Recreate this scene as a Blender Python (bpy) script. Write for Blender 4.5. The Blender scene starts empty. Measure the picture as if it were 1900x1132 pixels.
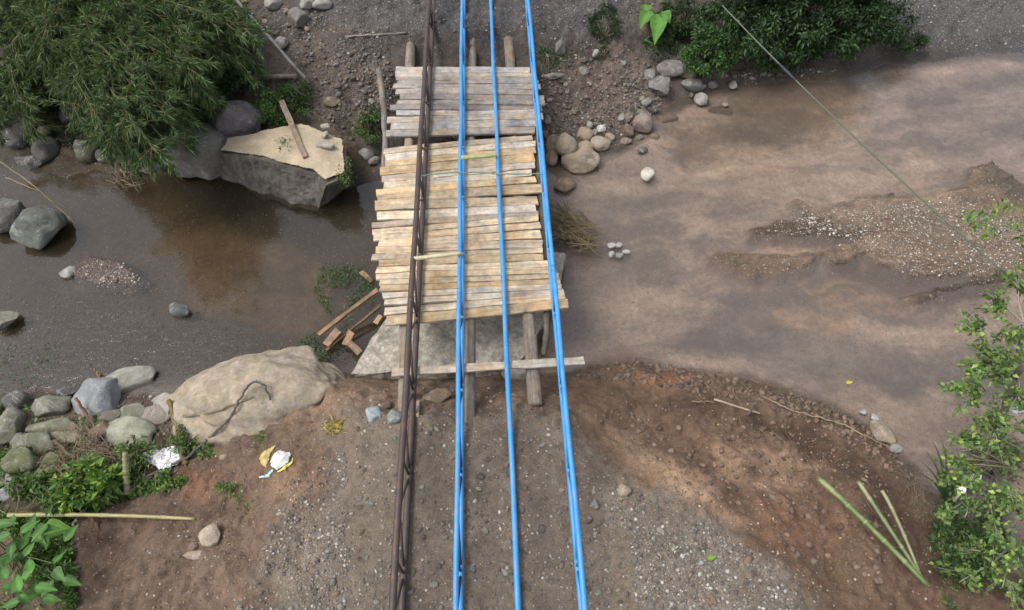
import bpy, bmesh, math, random
import numpy as np
from mathutils import Vector, Matrix, noise as mn
random.seed(7)
R0 = np.random.RandomState(7)
S = bpy.context.scene
COL = S.collection

# ------------------------------------------------------------------ camera
F_PX = 1269.0; PITCH = math.radians(55.5); ROLL = math.radians(2.38)
H = 10.0                                   # camera height over the deck (z = 0)
r0 = np.array([1.0, 0, 0]); u0 = np.array([0, math.sin(PITCH), math.cos(PITCH)])
FW = np.array([0, math.cos(PITCH), -math.sin(PITCH)])
RC = math.cos(ROLL)*r0 - math.sin(ROLL)*u0
UC = math.sin(ROLL)*r0 + math.cos(ROLL)*u0
cd = bpy.data.cameras.new('camera'); cam = bpy.data.objects.new('camera', cd); COL.objects.link(cam)
cd.sensor_width = 36; cd.lens = F_PX/1900*36; cd.clip_end = 2000; cd.clip_start = 0.05
M = Matrix(((RC[0], UC[0], -FW[0], 0), (RC[1], UC[1], -FW[1], 0), (RC[2], UC[2], -FW[2], H), (0, 0, 0, 1)))
cam.matrix_world = M
S.camera = cam

# ------------------------------------------------------------------ light (overcast)
W_ = bpy.data.worlds.new('World'); S.world = W_; W_.use_nodes = True
nt = W_.node_tree; nt.nodes.clear()
SUN_EL = math.radians(62); SUN_AZ = math.radians(-100)     # azimuth from +Y towards +X
sky = nt.nodes.new('ShaderNodeTexSky'); sky.sky_type = 'NISHITA'; sky.sun_disc = False
sky.sun_elevation = SUN_EL; sky.sun_rotation = SUN_AZ; sky.air_density = 1.0; sky.dust_density = 4.0
hs = nt.nodes.new('ShaderNodeHueSaturation'); hs.inputs['Saturation'].default_value = 0.42
bg = nt.nodes.new('ShaderNodeBackground'); bg.inputs['Strength'].default_value = 0.15
wo = nt.nodes.new('ShaderNodeOutputWorld')
nt.links.new(sky.outputs[0], hs.inputs['Color']); nt.links.new(hs.outputs[0], bg.inputs[0]); nt.links.new(bg.outputs[0], wo.inputs[0])
sd = bpy.data.lights.new('sun', 'SUN'); sun = bpy.data.objects.new('sun', sd); COL.objects.link(sun)
sd.energy = 0.95; sd.angle = math.radians(22); sd.color = (1, 0.97, 0.93)
sdir = Vector((math.sin(SUN_AZ)*math.cos(SUN_EL), math.cos(SUN_AZ)*math.cos(SUN_EL), math.sin(SUN_EL)))
sun.rotation_euler = sdir.to_track_quat('Z', 'Y').to_euler(); sun.location = sdir*30
S.view_settings.view_transform = 'Standard'; S.view_settings.look = 'None'
S.view_settings.exposure = 0.80; S.view_settings.gamma = 1.0

# ------------------------------------------------------------------ measuring helpers
def P(u, v, z):
    d = FW[None]+RC[None]*((np.atleast_1d(u)-950)/F_PX)[:, None]-UC[None]*((np.atleast_1d(v)-566)/F_PX)[:, None]
    t = (np.atleast_1d(z)-H)/d[:, 2]
    return np.array([0, 0, H])[None]+d*t[:, None]
def p1(u, v, z): return P(u, v, z)[0]
def proj(X):
    q = X-np.array([0, 0, H])
    w = np.maximum(q@FW, 0.5)
    return 950+F_PX*(q@RC)/w, 566-F_PX*(q@UC)/w
def mpp(u, v, z):                            # metres per pixel at a point
    q = p1(u, v, z)-np.array([0, 0, H]); return float(q@FW)/F_PX

def _h(ix, iy, s):
    a = (ix.astype(np.int64)*374761393+iy.astype(np.int64)*668265263+s*974711) & 0x7fffffff
    a = ((a ^ (a >> 13))*1274126177) & 0x7fffffff
    return ((a ^ (a >> 16)) & 0xffff)/65535.0
def vn(x, y, s=0):
    ix = np.floor(x); iy = np.floor(y); fx = x-ix; fy = y-iy
    fx = fx*fx*(3-2*fx); fy = fy*fy*(3-2*fy)
    a = _h(ix, iy, s); b = _h(ix+1, iy, s); c = _h(ix, iy+1, s); d = _h(ix+1, iy+1, s)
    return (a+(b-a)*fx)*(1-fy)+(c+(d-c)*fx)*fy
def fbm(x, y, o=5, s=0, g=0.5):
    r = 0; a = 1; t = 0
    for k in range(o):
        r = r+a*(vn(x*2**k, y*2**k, s+k*17)-0.5); t += a; a *= g
    return r/t*2
def sdist(u, v, poly):                       # signed distance, >0 inside
    n = len(poly); ins = np.zeros(u.shape, bool); dm = np.full(u.shape, 1e9)
    for i in range(n):
        x1, y1 = poly[i]; x2, y2 = poly[(i+1) % n]
        c = ((y1 > v) != (y2 > v)) & (u < (x2-x1)*(v-y1)/((y2-y1) or 1e-9)+x1)
        ins ^= c
        dx, dy = x2-x1, y2-y1; L = dx*dx+dy*dy or 1e-9
        t = np.clip(((u-x1)*dx+(v-y1)*dy)/L, 0, 1)
        dm = np.minimum(dm, np.hypot(u-x1-t*dx, v-y1-t*dy))
    return np.where(ins, dm, -dm)
def ss(x, a, b):
    t = np.clip((x-a)/(b-a), 0, 1); return t*t*(3-2*t)

# ------------------------------------------------------------------ object helpers
def tag(o, label=None, cat=None, group=None, kind=None):
    if label: o['label'] = label
    if cat: o['category'] = cat
    if group: o['group'] = group
    if kind: o['kind'] = kind
    return o
def empty(name, loc, label, cat, group=None):
    o = bpy.data.objects.new(name, None); COL.objects.link(o); o.location = tuple(loc); o.empty_display_size = .2
    return tag(o, label, cat, group)
def mk(name, V, Fc, mat, parent=None, org=None, smooth=True, cols=None, attrs=None, color=None):
    V = np.asarray(V, float)
    if parent is not None: org = np.array(parent.location) + (np.array(parent.parent.location) if parent.parent else 0)
    elif org is None: org = np.array([V[:, 0].mean(), V[:, 1].mean(), V[:, 2].min()])
    org = np.asarray(org, float); V = V-org
    me = bpy.data.meshes.new(name)
    if isinstance(Fc, np.ndarray):
        k = Fc.shape[1]; n = len(Fc)
        me.vertices.add(len(V)); me.vertices.foreach_set('co', V.astype(np.float32).ravel())
        me.loops.add(n*k); me.loops.foreach_set('vertex_index', Fc.astype(np.int32).ravel())
        me.polygons.add(n); me.polygons.foreach_set('loop_start', np.arange(0, n*k, k, dtype=np.int32))
        me.update(calc_edges=True); me.validate()
    else:
        me.from_pydata([tuple(p) for p in V], [], Fc); me.update()
    if smooth: me.polygons.foreach_set('use_smooth', np.ones(len(me.polygons), bool))
    if cols is not None:
        a = me.color_attributes.new('Col', 'FLOAT_COLOR', 'POINT')
        c = np.ones((len(V), 4), np.float32); c[:, :3] = cols; a.data.foreach_set('color', c.ravel())
    for k, vals in (attrs or {}).items():
        a = me.attributes.new(k, 'FLOAT', 'POINT'); a.data.foreach_set('value', np.asarray(vals, np.float32))
    me.materials.append(mat)
    o = bpy.data.objects.new(name, me); COL.objects.link(o)
    if parent is not None: o.parent = parent
    else: o.location = tuple(org)
    if color is not None: o.color = (*color, 1)
    return o
class MB:
    def __init__(s): s.V = []; s.F = []; s.n = 0
    def add(s, V, Fc):
        V = np.asarray(V, float); s.V.append(V); s.F += [[i+s.n for i in f] for f in Fc]; s.n += len(V); return s
    def tube(s, pts, rad, seg=10, cap=True):
        pts = np.asarray(pts, float); n = len(pts)
        rad = np.full(n, rad) if np.isscalar(rad) else np.asarray(rad)
        T = np.gradient(pts, axis=0); T /= np.linalg.norm(T, axis=1)[:, None]+1e-9
        up = np.array([0, 0, 1.]) if abs(T[0][2]) < .9 else np.array([1., 0, 0])
        V = []
        for i in range(n):
            a = np.cross(up, T[i]); a /= np.linalg.norm(a)+1e-9; b = np.cross(T[i], a)
            up = b
            th = np.arange(seg)*2*math.pi/seg
            V.append(pts[i]+rad[i]*(np.cos(th)[:, None]*a+np.sin(th)[:, None]*b))
        V = np.vstack(V); Fc = []
        for i in range(n-1):
            for j in range(seg):
                k = (j+1) % seg; Fc.append([i*seg+j, i*seg+k, (i+1)*seg+k, (i+1)*seg+j])
        if cap: Fc.append(list(range(seg))[::-1]); Fc.append([(n-1)*seg+j for j in range(seg)])
        return s.add(V, Fc)
    def box(s, c, h, rz=0, M3=None):
        V = np.array([[x, y, z] for x in (-1, 1) for y in (-1, 1) for z in (-1, 1)], float)*np.array(h)
        if M3 is not None: V = V@np.array(M3).T
        V = V@np.array([[math.cos(rz), math.sin(rz), 0], [-math.sin(rz), math.cos(rz), 0], [0, 0, 1]])+np.array(c)
        return s.add(V, [[0, 1, 3, 2], [4, 6, 7, 5], [0, 4, 5, 1], [2, 3, 7, 6], [0, 2, 6, 4], [1, 5, 7, 3]])
    def build(s, name, mat, parent=None, **k):
        return mk(name, np.vstack(s.V), s.F, mat, parent, **k)

# ------------------------------------------------------------------ materials
def newmat(name):
    m = bpy.data.materials.new(name); m.use_nodes = True; t = m.node_tree
    return m, t, t.nodes['Principled BSDF']
class N:
    def __init__(s, t): s.t = t
    def n(s, kind, **kw):
        x = s.t.nodes.new(kind)
        for k, v in kw.items():
            if k in x.inputs: x.inputs[k].default_value = v
            else: setattr(x, k, v)
        return x
    def l(s, a, b): s.t.links.new(a, b)
    def noise(s, vec, scale, detail=6, rough=.6, dist=0):
        x = s.n('ShaderNodeTexNoise'); x.inputs['Scale'].default_value = scale; x.inputs['Detail'].default_value = detail
        x.inputs['Roughness'].default_value = rough; x.inputs['Distortion'].default_value = dist
        if vec is not None: s.l(vec, x.inputs['Vector'])
        return x.outputs['Fac']
    def vor(s, vec, scale, out='Distance'):
        x = s.n('ShaderNodeTexVoronoi'); x.inputs['Scale'].default_value = scale; s.l(vec, x.inputs['Vector']); return x.outputs[out]
    def ramp(s, fac, stops):
        x = s.n('ShaderNodeValToRGB'); e = x.color_ramp.elements
        while len(e) < len(stops): e.new(.5)
        for i, (p, c) in enumerate(stops):
            e[i].position = p; e[i].color = (c, c, c, 1) if not hasattr(c, '__len__') else (*c, 1)
        s.l(fac, x.inputs[0]); return x.outputs[0]
    def mul(s, a, b, f=1.0, mode='MULTIPLY'):
        x = s.n('ShaderNodeMix', data_type='RGBA', blend_type=mode)
        if hasattr(f, 'links'): s.l(f, x.inputs[0])
        else: x.inputs[0].default_value = f
        for q, i in ((a, 6), (b, 7)):
            if hasattr(q, 'links'): s.l(q, x.inputs[i])
            else: x.inputs[i].default_value = (*q, 1)
        return x.outputs[2]
    def math(s, op, a, b=0.0):
        x = s.n('ShaderNodeMath', operation=op)
        for q, i in ((a, 0), (b, 1)):
            if hasattr(q, 'links'): s.l(q, x.inputs[i])
            else: x.inputs[i].default_value = q
        return x.outputs[0]
    def bump(s, h, strength, dist, bsdf, prev=None):
        x = s.n('ShaderNodeBump'); x.inputs['Strength'].default_value = strength; x.inputs['Distance'].default_value = dist
        s.l(h, x.inputs['Height'])
        if prev is not None: s.l(prev, x.inputs['Normal'])
        if bsdf is not None: s.l(x.outputs[0], bsdf.inputs['Normal'])
        return x.outputs[0]
    def coord(s, out='Object'):
        return s.n('ShaderNodeTexCoord').outputs[out]
    def pos(s): return s.n('ShaderNodeNewGeometry').outputs['Position']

def m_ground():
    m, t, b = newmat('ground_soil'); n = N(t); p = n.pos()
    col = n.n('ShaderNodeAttribute', attribute_name='Col').outputs['Color']
    gr = n.n('ShaderNodeAttribute', attribute_name='grav').outputs['Fac']
    wet = n.n('ShaderNodeAttribute', attribute_name='wet').outputs['Fac']
    a = n.ramp(n.noise(p, 1.3, 8, .65, .3), [(.3, .72), (.7, 1.28)])
    c = n.ramp(n.noise(p, 9, 8, .7), [(.25, .62), (.5, 1.0), (.8, 1.42)])
    d = n.ramp(n.noise(p, 55, 4, .7), [(.3, .68), (.7, 1.3)])
    x = n.mul(n.mul(n.mul(col, a), c), d)
    # pebbles pressed into the ground
    wp = n.n('ShaderNodeVectorMath', operation='ADD'); n.l(p, wp.inputs[0])
    nz = n.n('ShaderNodeTexNoise'); nz.inputs['Scale'].default_value = 14; n.l(p, nz.inputs['Vector'])
    sc = n.n('ShaderNodeVectorMath', operation='SCALE'); sc.inputs['Scale'].default_value = .06; n.l(nz.outputs['Color'], sc.inputs[0]); n.l(sc.outputs[0], wp.inputs[1])
    vd = n.vor(wp.outputs[0], 26); vc = n.vor(wp.outputs[0], 26, 'Color')
    sep = n.n('ShaderNodeSeparateColor'); n.l(vc, sep.inputs[0])
    mask = n.math('MULTIPLY', n.ramp(vd, [(.28, 1), (.42, 0)]), n.math('LESS_THAN', sep.outputs[0], n.math('MULTIPLY', gr, .5)))
    pc = n.ramp(sep.outputs[1], [(0, (.10, .085, .075)), (.5, (.24, .20, .17)), (1, (.46, .42, .38))])
    x = n.mul(x, pc, n.math('MULTIPLY', mask, .85), 'MIX')
    n.l(x, b.inputs['Base Color'])
    rr = n.ramp(wet, [(0, .95), (1, .35)]); n.l(rr, b.inputs['Roughness']); b.inputs['Specular IOR Level'].default_value = .3
    h = n.math('ADD', n.math('MULTIPLY', n.noise(p, 22, 8, .75), .6), n.math('MULTIPLY', mask, .25))
    n.bump(h, 1.0, .08, b)
    return m
def m_rock():
    m, t, b = newmat('river_rock'); n = N(t); p = n.coord(); oi = n.n('ShaderNodeObjectInfo')
    col = oi.outputs['Color']; g = n.n('ShaderNodeNewGeometry')
    ad = n.n('ShaderNodeVectorMath', operation='ADD'); n.l(p, ad.inputs[0])
    cm = n.n('ShaderNodeCombineXYZ'); n.l(n.math('MULTIPLY', oi.outputs['Random'], 40.), cm.inputs[0]); n.l(cm.outputs[0], ad.inputs[1]); q = ad.outputs[0]
    a = n.ramp(n.noise(q, 3, 8, .7, .5), [(.3, .6), (.5, 1), (.7, 1.35)])
    c = n.ramp(n.noise(q, 40, 5, .7), [(.3, .72), (.7, 1.25)])
    x = n.mul(n.mul(col, a), c)
    st = n.ramp(n.noise(q, 1.7, 6, .6, 2.5), [(.56, 0), (.60, 1), (.63, 0)])
    x = n.mul(x, (.45, .44, .42), n.math('MULTIPLY', st, .6), 'MIX')
    moss = n.n('ShaderNodeAttribute', attribute_name='moss').outputs['Fac']
    mm = n.math('MULTIPLY', n.ramp(n.noise(q, 5, 8, .75), [(.42, 0), (.56, 1)]), moss)
    x = n.mul(x, (.10, .115, .035), mm, 'MIX')
    sp = n.n('ShaderNodeSeparateXYZ'); n.l(g.outputs['Position'], sp.inputs[0])
    w = n.math('ADD', sp.outputs['Z'], n.math('MULTIPLY', n.noise(q, 6, 3), .08))
    wet = n.ramp(n.math('ADD', w, 2.0), [(.665, 1), (.71, 0)])      # damp band at the waterline
    x = n.mul(x, (.5, .47, .42), n.math('MULTIPLY', wet, .9))
    n.l(x, b.inputs['Base Color']); n.l(n.ramp(wet, [(0, .9), (1, .4)]), b.inputs['Roughness'])
    n.bump(n.math('ADD', n.noise(q, 9, 10, .75), n.math('MULTIPLY', n.noise(q, 60, 3, .7), .3)), .9, .07, b)
    return m
def m_concrete():
    m, t, b = newmat('old_concrete'); n = N(t); p = n.pos(); col = n.n('ShaderNodeObjectInfo').outputs['Color']
    a = n.ramp(n.noise(p, 1.6, 8, .7, .6), [(.3, .6), (.5, 1), (.75, 1.35)]); c = n.ramp(n.noise(p, 25, 6, .7), [(.3, .75), (.7, 1.2)])
    mp = n.n('ShaderNodeMapping'); mp.inputs['Scale'].default_value = (3, 3, .5); n.l(p, mp.inputs[0])
    s_ = n.ramp(n.noise(mp.outputs[0], 2.5, 6, .7), [(.4, .62), (.62, 1.1)])
    x = n.mul(n.mul(n.mul(col, a), c), s_)
    mm = n.ramp(n.noise(p, 3, 8, .75), [(.58, 0), (.68, .7)]); x = n.mul(x, (.06, .07, .025), mm, 'MIX')
    n.l(x, b.inputs['Base Color']); b.inputs['Roughness'].default_value = .9
    n.bump(n.math('ADD', n.noise(p, 12, 8, .7), n.math('MULTIPLY', n.noise(p, 70, 3, .7), .4)), .7, .04, b)
    return m
def m_wood(name, bark=0.0):
    m, t, b = newmat(name); n = N(t); p = n.coord(); oi = n.n('ShaderNodeObjectInfo')
    ad = n.n('ShaderNodeVectorMath', operation='ADD'); n.l(p, ad.inputs[0])
    cm = n.n('ShaderNodeCombineXYZ'); n.l(n.math('MULTIPLY', oi.outputs['Random'], 60.), cm.inputs[0]); n.l(n.math('MULTIPLY', oi.outputs['Random'], 13.), cm.inputs[1])
    n.l(cm.outputs[0], ad.inputs[1])
    mp = n.n('ShaderNodeMapping'); mp.inputs['Scale'].default_value = (1, 16, 16); n.l(ad.outputs[0], mp.inputs[0]); q = mp.outputs[0]
    a = n.ramp(n.noise(q, 1.2, 8, .7, .6), [(.28, .55), (.5, 1.0), (.75, 1.28)])
    c = n.ramp(n.noise(ad.outputs[0], 1.3, 6, .7, .4), [(.35, (1.12, .98, .80)), (.5, (1, 1, 1)), (.65, (.74, .80, .90))])
    d = n.ramp(n.noise(ad.outputs[0], 7, 5, .7), [(.3, .66), (.7, 1.22)])
    x = n.mul(n.mul(n.mul(oi.outputs['Color'], a), c), d)
    sep = n.n('ShaderNodeMapping'); sep.inputs['Scale'].default_value = (.6, 40, 40); n.l(ad.outputs[0], sep.inputs[0])
    cr = n.ramp(n.noise(sep.outputs[0], .8, 4, .6), [(.30, .35), (.38, 1)])
    x = n.mul(x, cr, .8)
    kn = n.ramp(n.vor(ad.outputs[0], 2.2), [(.05, .35), (.12, 1)]); x = n.mul(x, kn, .6)
    x = n.mul(x, (.50, .40, .32), n.math('MULTIPLY', n.ramp(n.noise(n.pos(), 1.1, 7, .7), [(.48, 0), (.66, 1)]), .55))
    n.l(x, b.inputs['Base Color']); b.inputs['Roughness'].default_value = .85; b.inputs['Specular IOR Level'].default_value = .25
    n.bump(n.noise(q, 1.5, 8, .75), .6, .02+bark, b)
    return m
def m_paint():
    m, t, b = newmat('blue_painted_steel'); n = N(t); p = n.pos()
    mp = n.n('ShaderNodeMapping'); mp.inputs['Scale'].default_value = (6, .6, 6); n.l(p, mp.inputs[0])
    a = n.noise(mp.outputs[0], 2, 5, .6)
    x = n.ramp(a, [(.3, (.018, .185, .47)), (.7, (.04, .29, .61))])
    rm = n.ramp(n.noise(p, 9, 8, .8), [(.60, 0), (.66, .85)]); x = n.mul(x, (.13, .07, .04), rm, 'MIX')
    dm = n.ramp(n.noise(p, 4, 8, .75), [(.46, 0), (.7, .55)]); x = n.mul(x, (.25, .25, .24), dm, 'MIX')
    n.l(x, b.inputs['Base Color']); b.inputs['Roughness'].default_value = .42; b.inputs['Specular IOR Level'].default_value = .6
    n.bump(n.noise(p, 30, 4), .15, .01, b)
    return m
def m_rust():
    m, t, b = newmat('rusty_steel'); n = N(t); p = n.pos()
    x = n.ramp(n.noise(p, 5, 8, .75), [(.3, (.04, .035, .035)), (.55, (.075, .052, .044)), (.72, (.17, .075, .04))])
    n.l(x, b.inputs['Base Color']); b.inputs['Roughness'].default_value = .55; b.inputs['Metallic'].default_value = .25
    n.bump(n.noise(p, 50, 5), .3, .01, b)
    return m
def m_leaf(name, trans=.25, rough=.5):
    m, t, b = newmat(name); n = N(t)
    col = n.n('ShaderNodeAttribute', attribute_name='Col').outputs['Color']
    x = n.mul(col, n.ramp(n.noise(n.pos(), 6, 3), [(.3, .75), (.7, 1.25)]))
    n.l(x, b.inputs['Base Color']); b.inputs['Roughness'].default_value = rough; b.inputs['Specular IOR Level'].default_value = .35
    tr = n.n('ShaderNodeBsdfTranslucent'); n.l(n.mul(x, (1.2, 1.3, .6)), tr.inputs[0])
    mx = n.n('ShaderNodeMixShader'); mx.inputs[0].default_value = trans; n.l(b.outputs[0], mx.inputs[1]); n.l(tr.outputs[0], mx.inputs[2])
    n.l(mx.outputs[0], t.nodes['Material Output'].inputs['Surface'])
    return m
def m_col(name, rough=.8, scale=12, lo=.7, hi=1.25, bump=.3, stretch=None, spec=.3):
    m, t, b = newmat(name); n = N(t); p = n.coord(); col = n.n('ShaderNodeObjectInfo').outputs['Color']
    if stretch: mp = n.n('ShaderNodeMapping'); mp.inputs['Scale'].default_value = stretch; n.l(p, mp.inputs[0]); p = mp.outputs[0]
    x = n.mul(col, n.ramp(n.noise(p, scale, 7, .7), [(.3, lo), (.7, hi)]))
    n.l(x, b.inputs['Base Color']); b.inputs['Roughness'].default_value = rough; b.inputs['Specular IOR Level'].default_value = spec
    n.bump(n.noise(p, scale*2.5, 5, .7), bump, .02, b)
    return m
def m_vcol(name, rough=.85, bump=.3, sc=30):
    m, t, b = newmat(name); n = N(t); p = n.pos(); col = n.n('ShaderNodeAttribute', attribute_name='Col').outputs['Color']
    x = n.mul(col, n.ramp(n.noise(p, sc, 5, .7), [(.3, .75), (.7, 1.2)]))
    n.l(x, b.inputs['Base Color']); b.inputs['Roughness'].default_value = rough
    n.bump(n.noise(p, sc*2, 4, .7), bump, .01, b)
    return m
def m_bamboo():
    m, t, b = newmat('bamboo_skin'); n = N(t); p = n.coord(); oi = n.n('ShaderNodeObjectInfo')
    x = n.mul(oi.outputs['Color'], n.ramp(n.noise(p, 4, 6, .7), [(.3, .7), (.7, 1.3)]))
    x = n.mul(x, (.35, .30, .17), n.ramp(n.noise(p, 2.2, 5, .7), [(.5, 0), (.7, .7)]), 'MIX')
    n.l(x, b.inputs['Base Color']); b.inputs['Roughness'].default_value = .45
    n.bump(n.noise(p, 20, 4), .2, .01, b)
    return m
def m_water():
    m, t, b = newmat('river_water'); n = N(t); p = n.pos()
    t.nodes.remove(b)
    rip = n.n('ShaderNodeAttribute', attribute_name='rip').outputs['Fac']
    mp = n.n('ShaderNodeMapping'); mp.inputs['Scale'].default_value = (.55, 1, 1); mp.inputs['Rotation'].default_value = (0, 0, .25); n.l(p, mp.inputs[0])
    h1 = n.noise(mp.outputs[0], 7, 5, .6, .6); h2 = n.noise(p, 1.4, 3, .5)
    h = n.math('ADD', n.math('MULTIPLY', n.math('MULTIPLY', h1, rip), .045), n.math('MULTIPLY', h2, .006))
    nb = n.bump(h, 1.0, 1.0, None)
    fr = n.n('ShaderNodeFresnel'); fr.inputs[0].default_value = 1.50; n.l(nb, fr.inputs['Normal'])
    gl = n.n('ShaderNodeBsdfGlossy'); gl.inputs['Roughness'].default_value = .03; gl.inputs[0].default_value = (.95, .96, 1, 1); n.l(nb, gl.inputs['Normal'])
    tr = n.n('ShaderNodeBsdfTransparent'); tr.inputs[0].default_value = (.86, .83, .78, 1)
    df = n.n('ShaderNodeBsdfDiffuse'); silt_refl = n.n('ShaderNodeAttribute', attribute_name='Col').outputs['Color']; n.l(silt_refl, df.inputs[0])
    m1 = n.n('ShaderNodeMixShader'); n.l(n.n('ShaderNodeAttribute', attribute_name='silt').outputs['Fac'], m1.inputs[0]); n.l(tr.outputs[0], m1.inputs[1]); n.l(df.outputs[0], m1.inputs[2])
    m2 = n.n('ShaderNodeMixShader'); n.l(fr.outputs[0], m2.inputs[0]); n.l(m1.outputs[0], m2.inputs[1]); n.l(gl.outputs[0], m2.inputs[2])
    n.l(m2.outputs[0], t.nodes['Material Output'].inputs['Surface'])
    return m
G_MAT = m_ground(); ROCK = m_rock(); CONC = m_concrete(); WOOD = m_wood('weathered_board'); LOG = m_wood('log_wood', .03)
PAINT = m_paint(); RUST = m_rust(); LEAF = m_leaf('broad_leaf'); BLEAF = m_leaf('bamboo_leaf', .2, .55)
BAMB = m_bamboo(); STONE = m_vcol('gravel_stone'); CLOTH = m_col('plastic_sheet', .5, 9, .85, 1.1, .5, spec=.4)
TWIG = m_vcol('dry_twig', .9); ROPE = m_col('twisted_rope', .8, 60, .6, 1.3, .5); SAND = m_vcol('sawdust_sand', .95, .8, 25)

# ------------------------------------------------------------------ terrain
WL = -1.4
CP = [(u, v, WL) for u, v in [(-120, 315), (0, 315), (60, 300), (130, 325), (220, 318), (300, 322), (400, 335), (650, 350), (700, 335), (780, 325), (900, 325), (1010, 322), (1060, 318),
      (1120, 292), (1180, 262), (1240, 205), (1320, 170), (1400, 155), (1500, 150), (1650, 122), (1800, 108), (1900, 100), (2100, 95),
      (-120, 760), (0, 735), (100, 722), (230, 735), (330, 745), (420, 690), (550, 668), (640, 698), (720, 704), (850, 706), (1000, 700), (1050, 692), (1150, 668), (1250, 686), (1400, 712),
      (1500, 735), (1600, 782), (1680, 855), (1740, 930), (1800, 1000), (1900, 1080), (2000, 1150)]]
CP += [(100, 580, -1.58), (0, 500, -1.6), (200, 400, -1.75), (400, 420, -1.8), (400, 560, -1.66), (550, 620, -1.66), (560, 480, -1.75), (620, 400, -1.8), (850, 480, -1.75), (850, 600, -1.65),
       (250, 640, -1.55), (1100, 480, -1.56), (1200, 330, -1.58), (1150, 600, -1.56), (1300, 600, -1.56), (1350, 300, -1.6), (1500, 250, -1.65), (1700, 250, -1.6), (1850, 200, -1.6),
       (1400, 640, -1.6), (1600, 680, -1.62), (1700, 780, -1.6), (1800, 650, -1.58), (1850, 850, -1.6), (1300, 400, -1.53), (-200, 550, -1.65), (2100, 300, -1.6), (2100, 700, -1.6), (2000, 950, -1.6),
       # near bank
       (0, 800, -1.15), (150, 830, -1.05), (0, 950, -.9), (100, 1100, -.8), (300, 880, -.85), (400, 850, -.7), (430, 800, -.75), (500, 765, -.5), (560, 738, -.42), (615, 716, -.42), (660, 716, -.6), (590, 790, -.35), (630, 770, -.2), (700, 740, -.3), (740, 762, -.1),
       (720, 722, -.9), (850, 722, -.85), (960, 722, -.8), (800, 760, -.08), (1010, 765, -.08), (620, 900, -.12), (500, 950, -.4), (380, 1000, -.55), (250, 1000, -.75), (300, 1130, -.6), (600, 1100, -.03), (850, 820, -.04), (850, 1000, -.02), (850, 1140, 0),
       (1060, 770, -.15), (1090, 850, -.04), (1200, 930, -.05), (1300, 990, -.05), (1400, 1050, -.05), (1000, 900, -.02), (1100, 1050, 0), (1480, 1140, 0), (1090, 740, -.8), (1120, 700, -1.2),
       (1200, 790, -.8), (1160, 820, -.45), (1350, 840, -.75), (1300, 745, -1.15), (1500, 920, -.65), (1450, 810, -1.05), (1600, 970, -.8), (1600, 880, -1.1), (1600, 1070, -.5), (1830, 1140, -1.05), (1700, 1010, -1.05),
       (500, 1250, -.2), (900, 1250, 0), (1400, 1250, 0), (100, 1250, -.6), (1900, 1250, -.8),
       # far bank
       (480, 200, -.95), (600, 215, -.85), (650, 150, -.45), (680, 250, -1.15), (690, 190, -.8), (720, 130, -.35), (600, 80, -.1), (500, 130, -.5), (700, 40, 0), (850, 108, -.2), (980, 108, -.15), (1000, 40, 0), (850, -50, 0),
       (850, 170, -.9), (850, 250, -1.3), (990, 180, -.6), (1040, 230, -1.1), (1090, 160, -.65), (1060, 80, -.2), (1140, 215, -1.1), (1200, 160, -1.1), (1150, 70, -.4), (1230, 100, -.9), (1300, 50, -.6), (1250, -50, -.1), (1000, 140, -.35),
       (1450, 80, -1.0), (1600, 70, -1.15), (1750, 50, -1.2), (1900, 40, -1.2), (1900, -100, -.9), (1500, -60, -.5), (400, 220, -1.1), (300, 260, -1.2), (430, 100, -.5), (500, 0, 0), (300, 100, -.6), (100, 210, -1.15), (0, 230, -1.2), (100, 50, -.5),
       (200, -80, 0), (0, -80, -.1), (600, -60, 0), (-200, 200, -1.0)]
cw = np.array([p1(*c) for c in CP])
ext = []
for X in (-300, -80, -25, 30, 80, 300):
    for Y, z in ((-300, .4), (-80, .3), (-8, .2), (3, 0), (9, -1.8), (14, -1.3) if X > 0 else (14, -.4), (30, .3), (90, .4), (300, .5)):
        ext.append((X, Y, z))
for X in (-10, 0, 10): ext += [(X, -8, .1), (X, -80, .3), (X, -300, .4), (X, 26, .1), (X, 90, .3), (X, 300, .5)]
cw = np.vstack([cw, np.array(ext)])
D = np.hypot(cw[:, None, 0]-cw[None, :, 0], cw[:, None, 1]-cw[None, :, 1])
A = np.zeros((len(cw)+1,)*2); A[:-1, :-1] = -D - np.eye(len(cw))*-.04; A[-1, :-1] = 1; A[:-1, -1] = 1
wt = np.linalg.solve(A, np.append(cw[:, 2], 0))
def rbf(x, y):
    r = np.full(x.shape, wt[-1])
    for i in range(len(cw)): r = r-wt[i]*np.hypot(x-cw[i, 0], y-cw[i, 1])
    return r
def axis(lo, hi, st, far):
    a = list(np.arange(lo, hi, st)); s = st; x = a[-1]
    while x < far: s *= 1.22; x += s; a.append(x)
    s = st; x = a[0]; pre = []
    while x > -far: s *= 1.22; x -= s; pre.append(x)
    return np.array(pre[::-1]+a)
XS = axis(-13.2, 13.8, .036, 320); YS = axis(1.0, 18.2, .036, 320)
GX, GY = np.meshgrid(XS, YS); gx = GX.ravel(); gy = GY.ravel()
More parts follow.
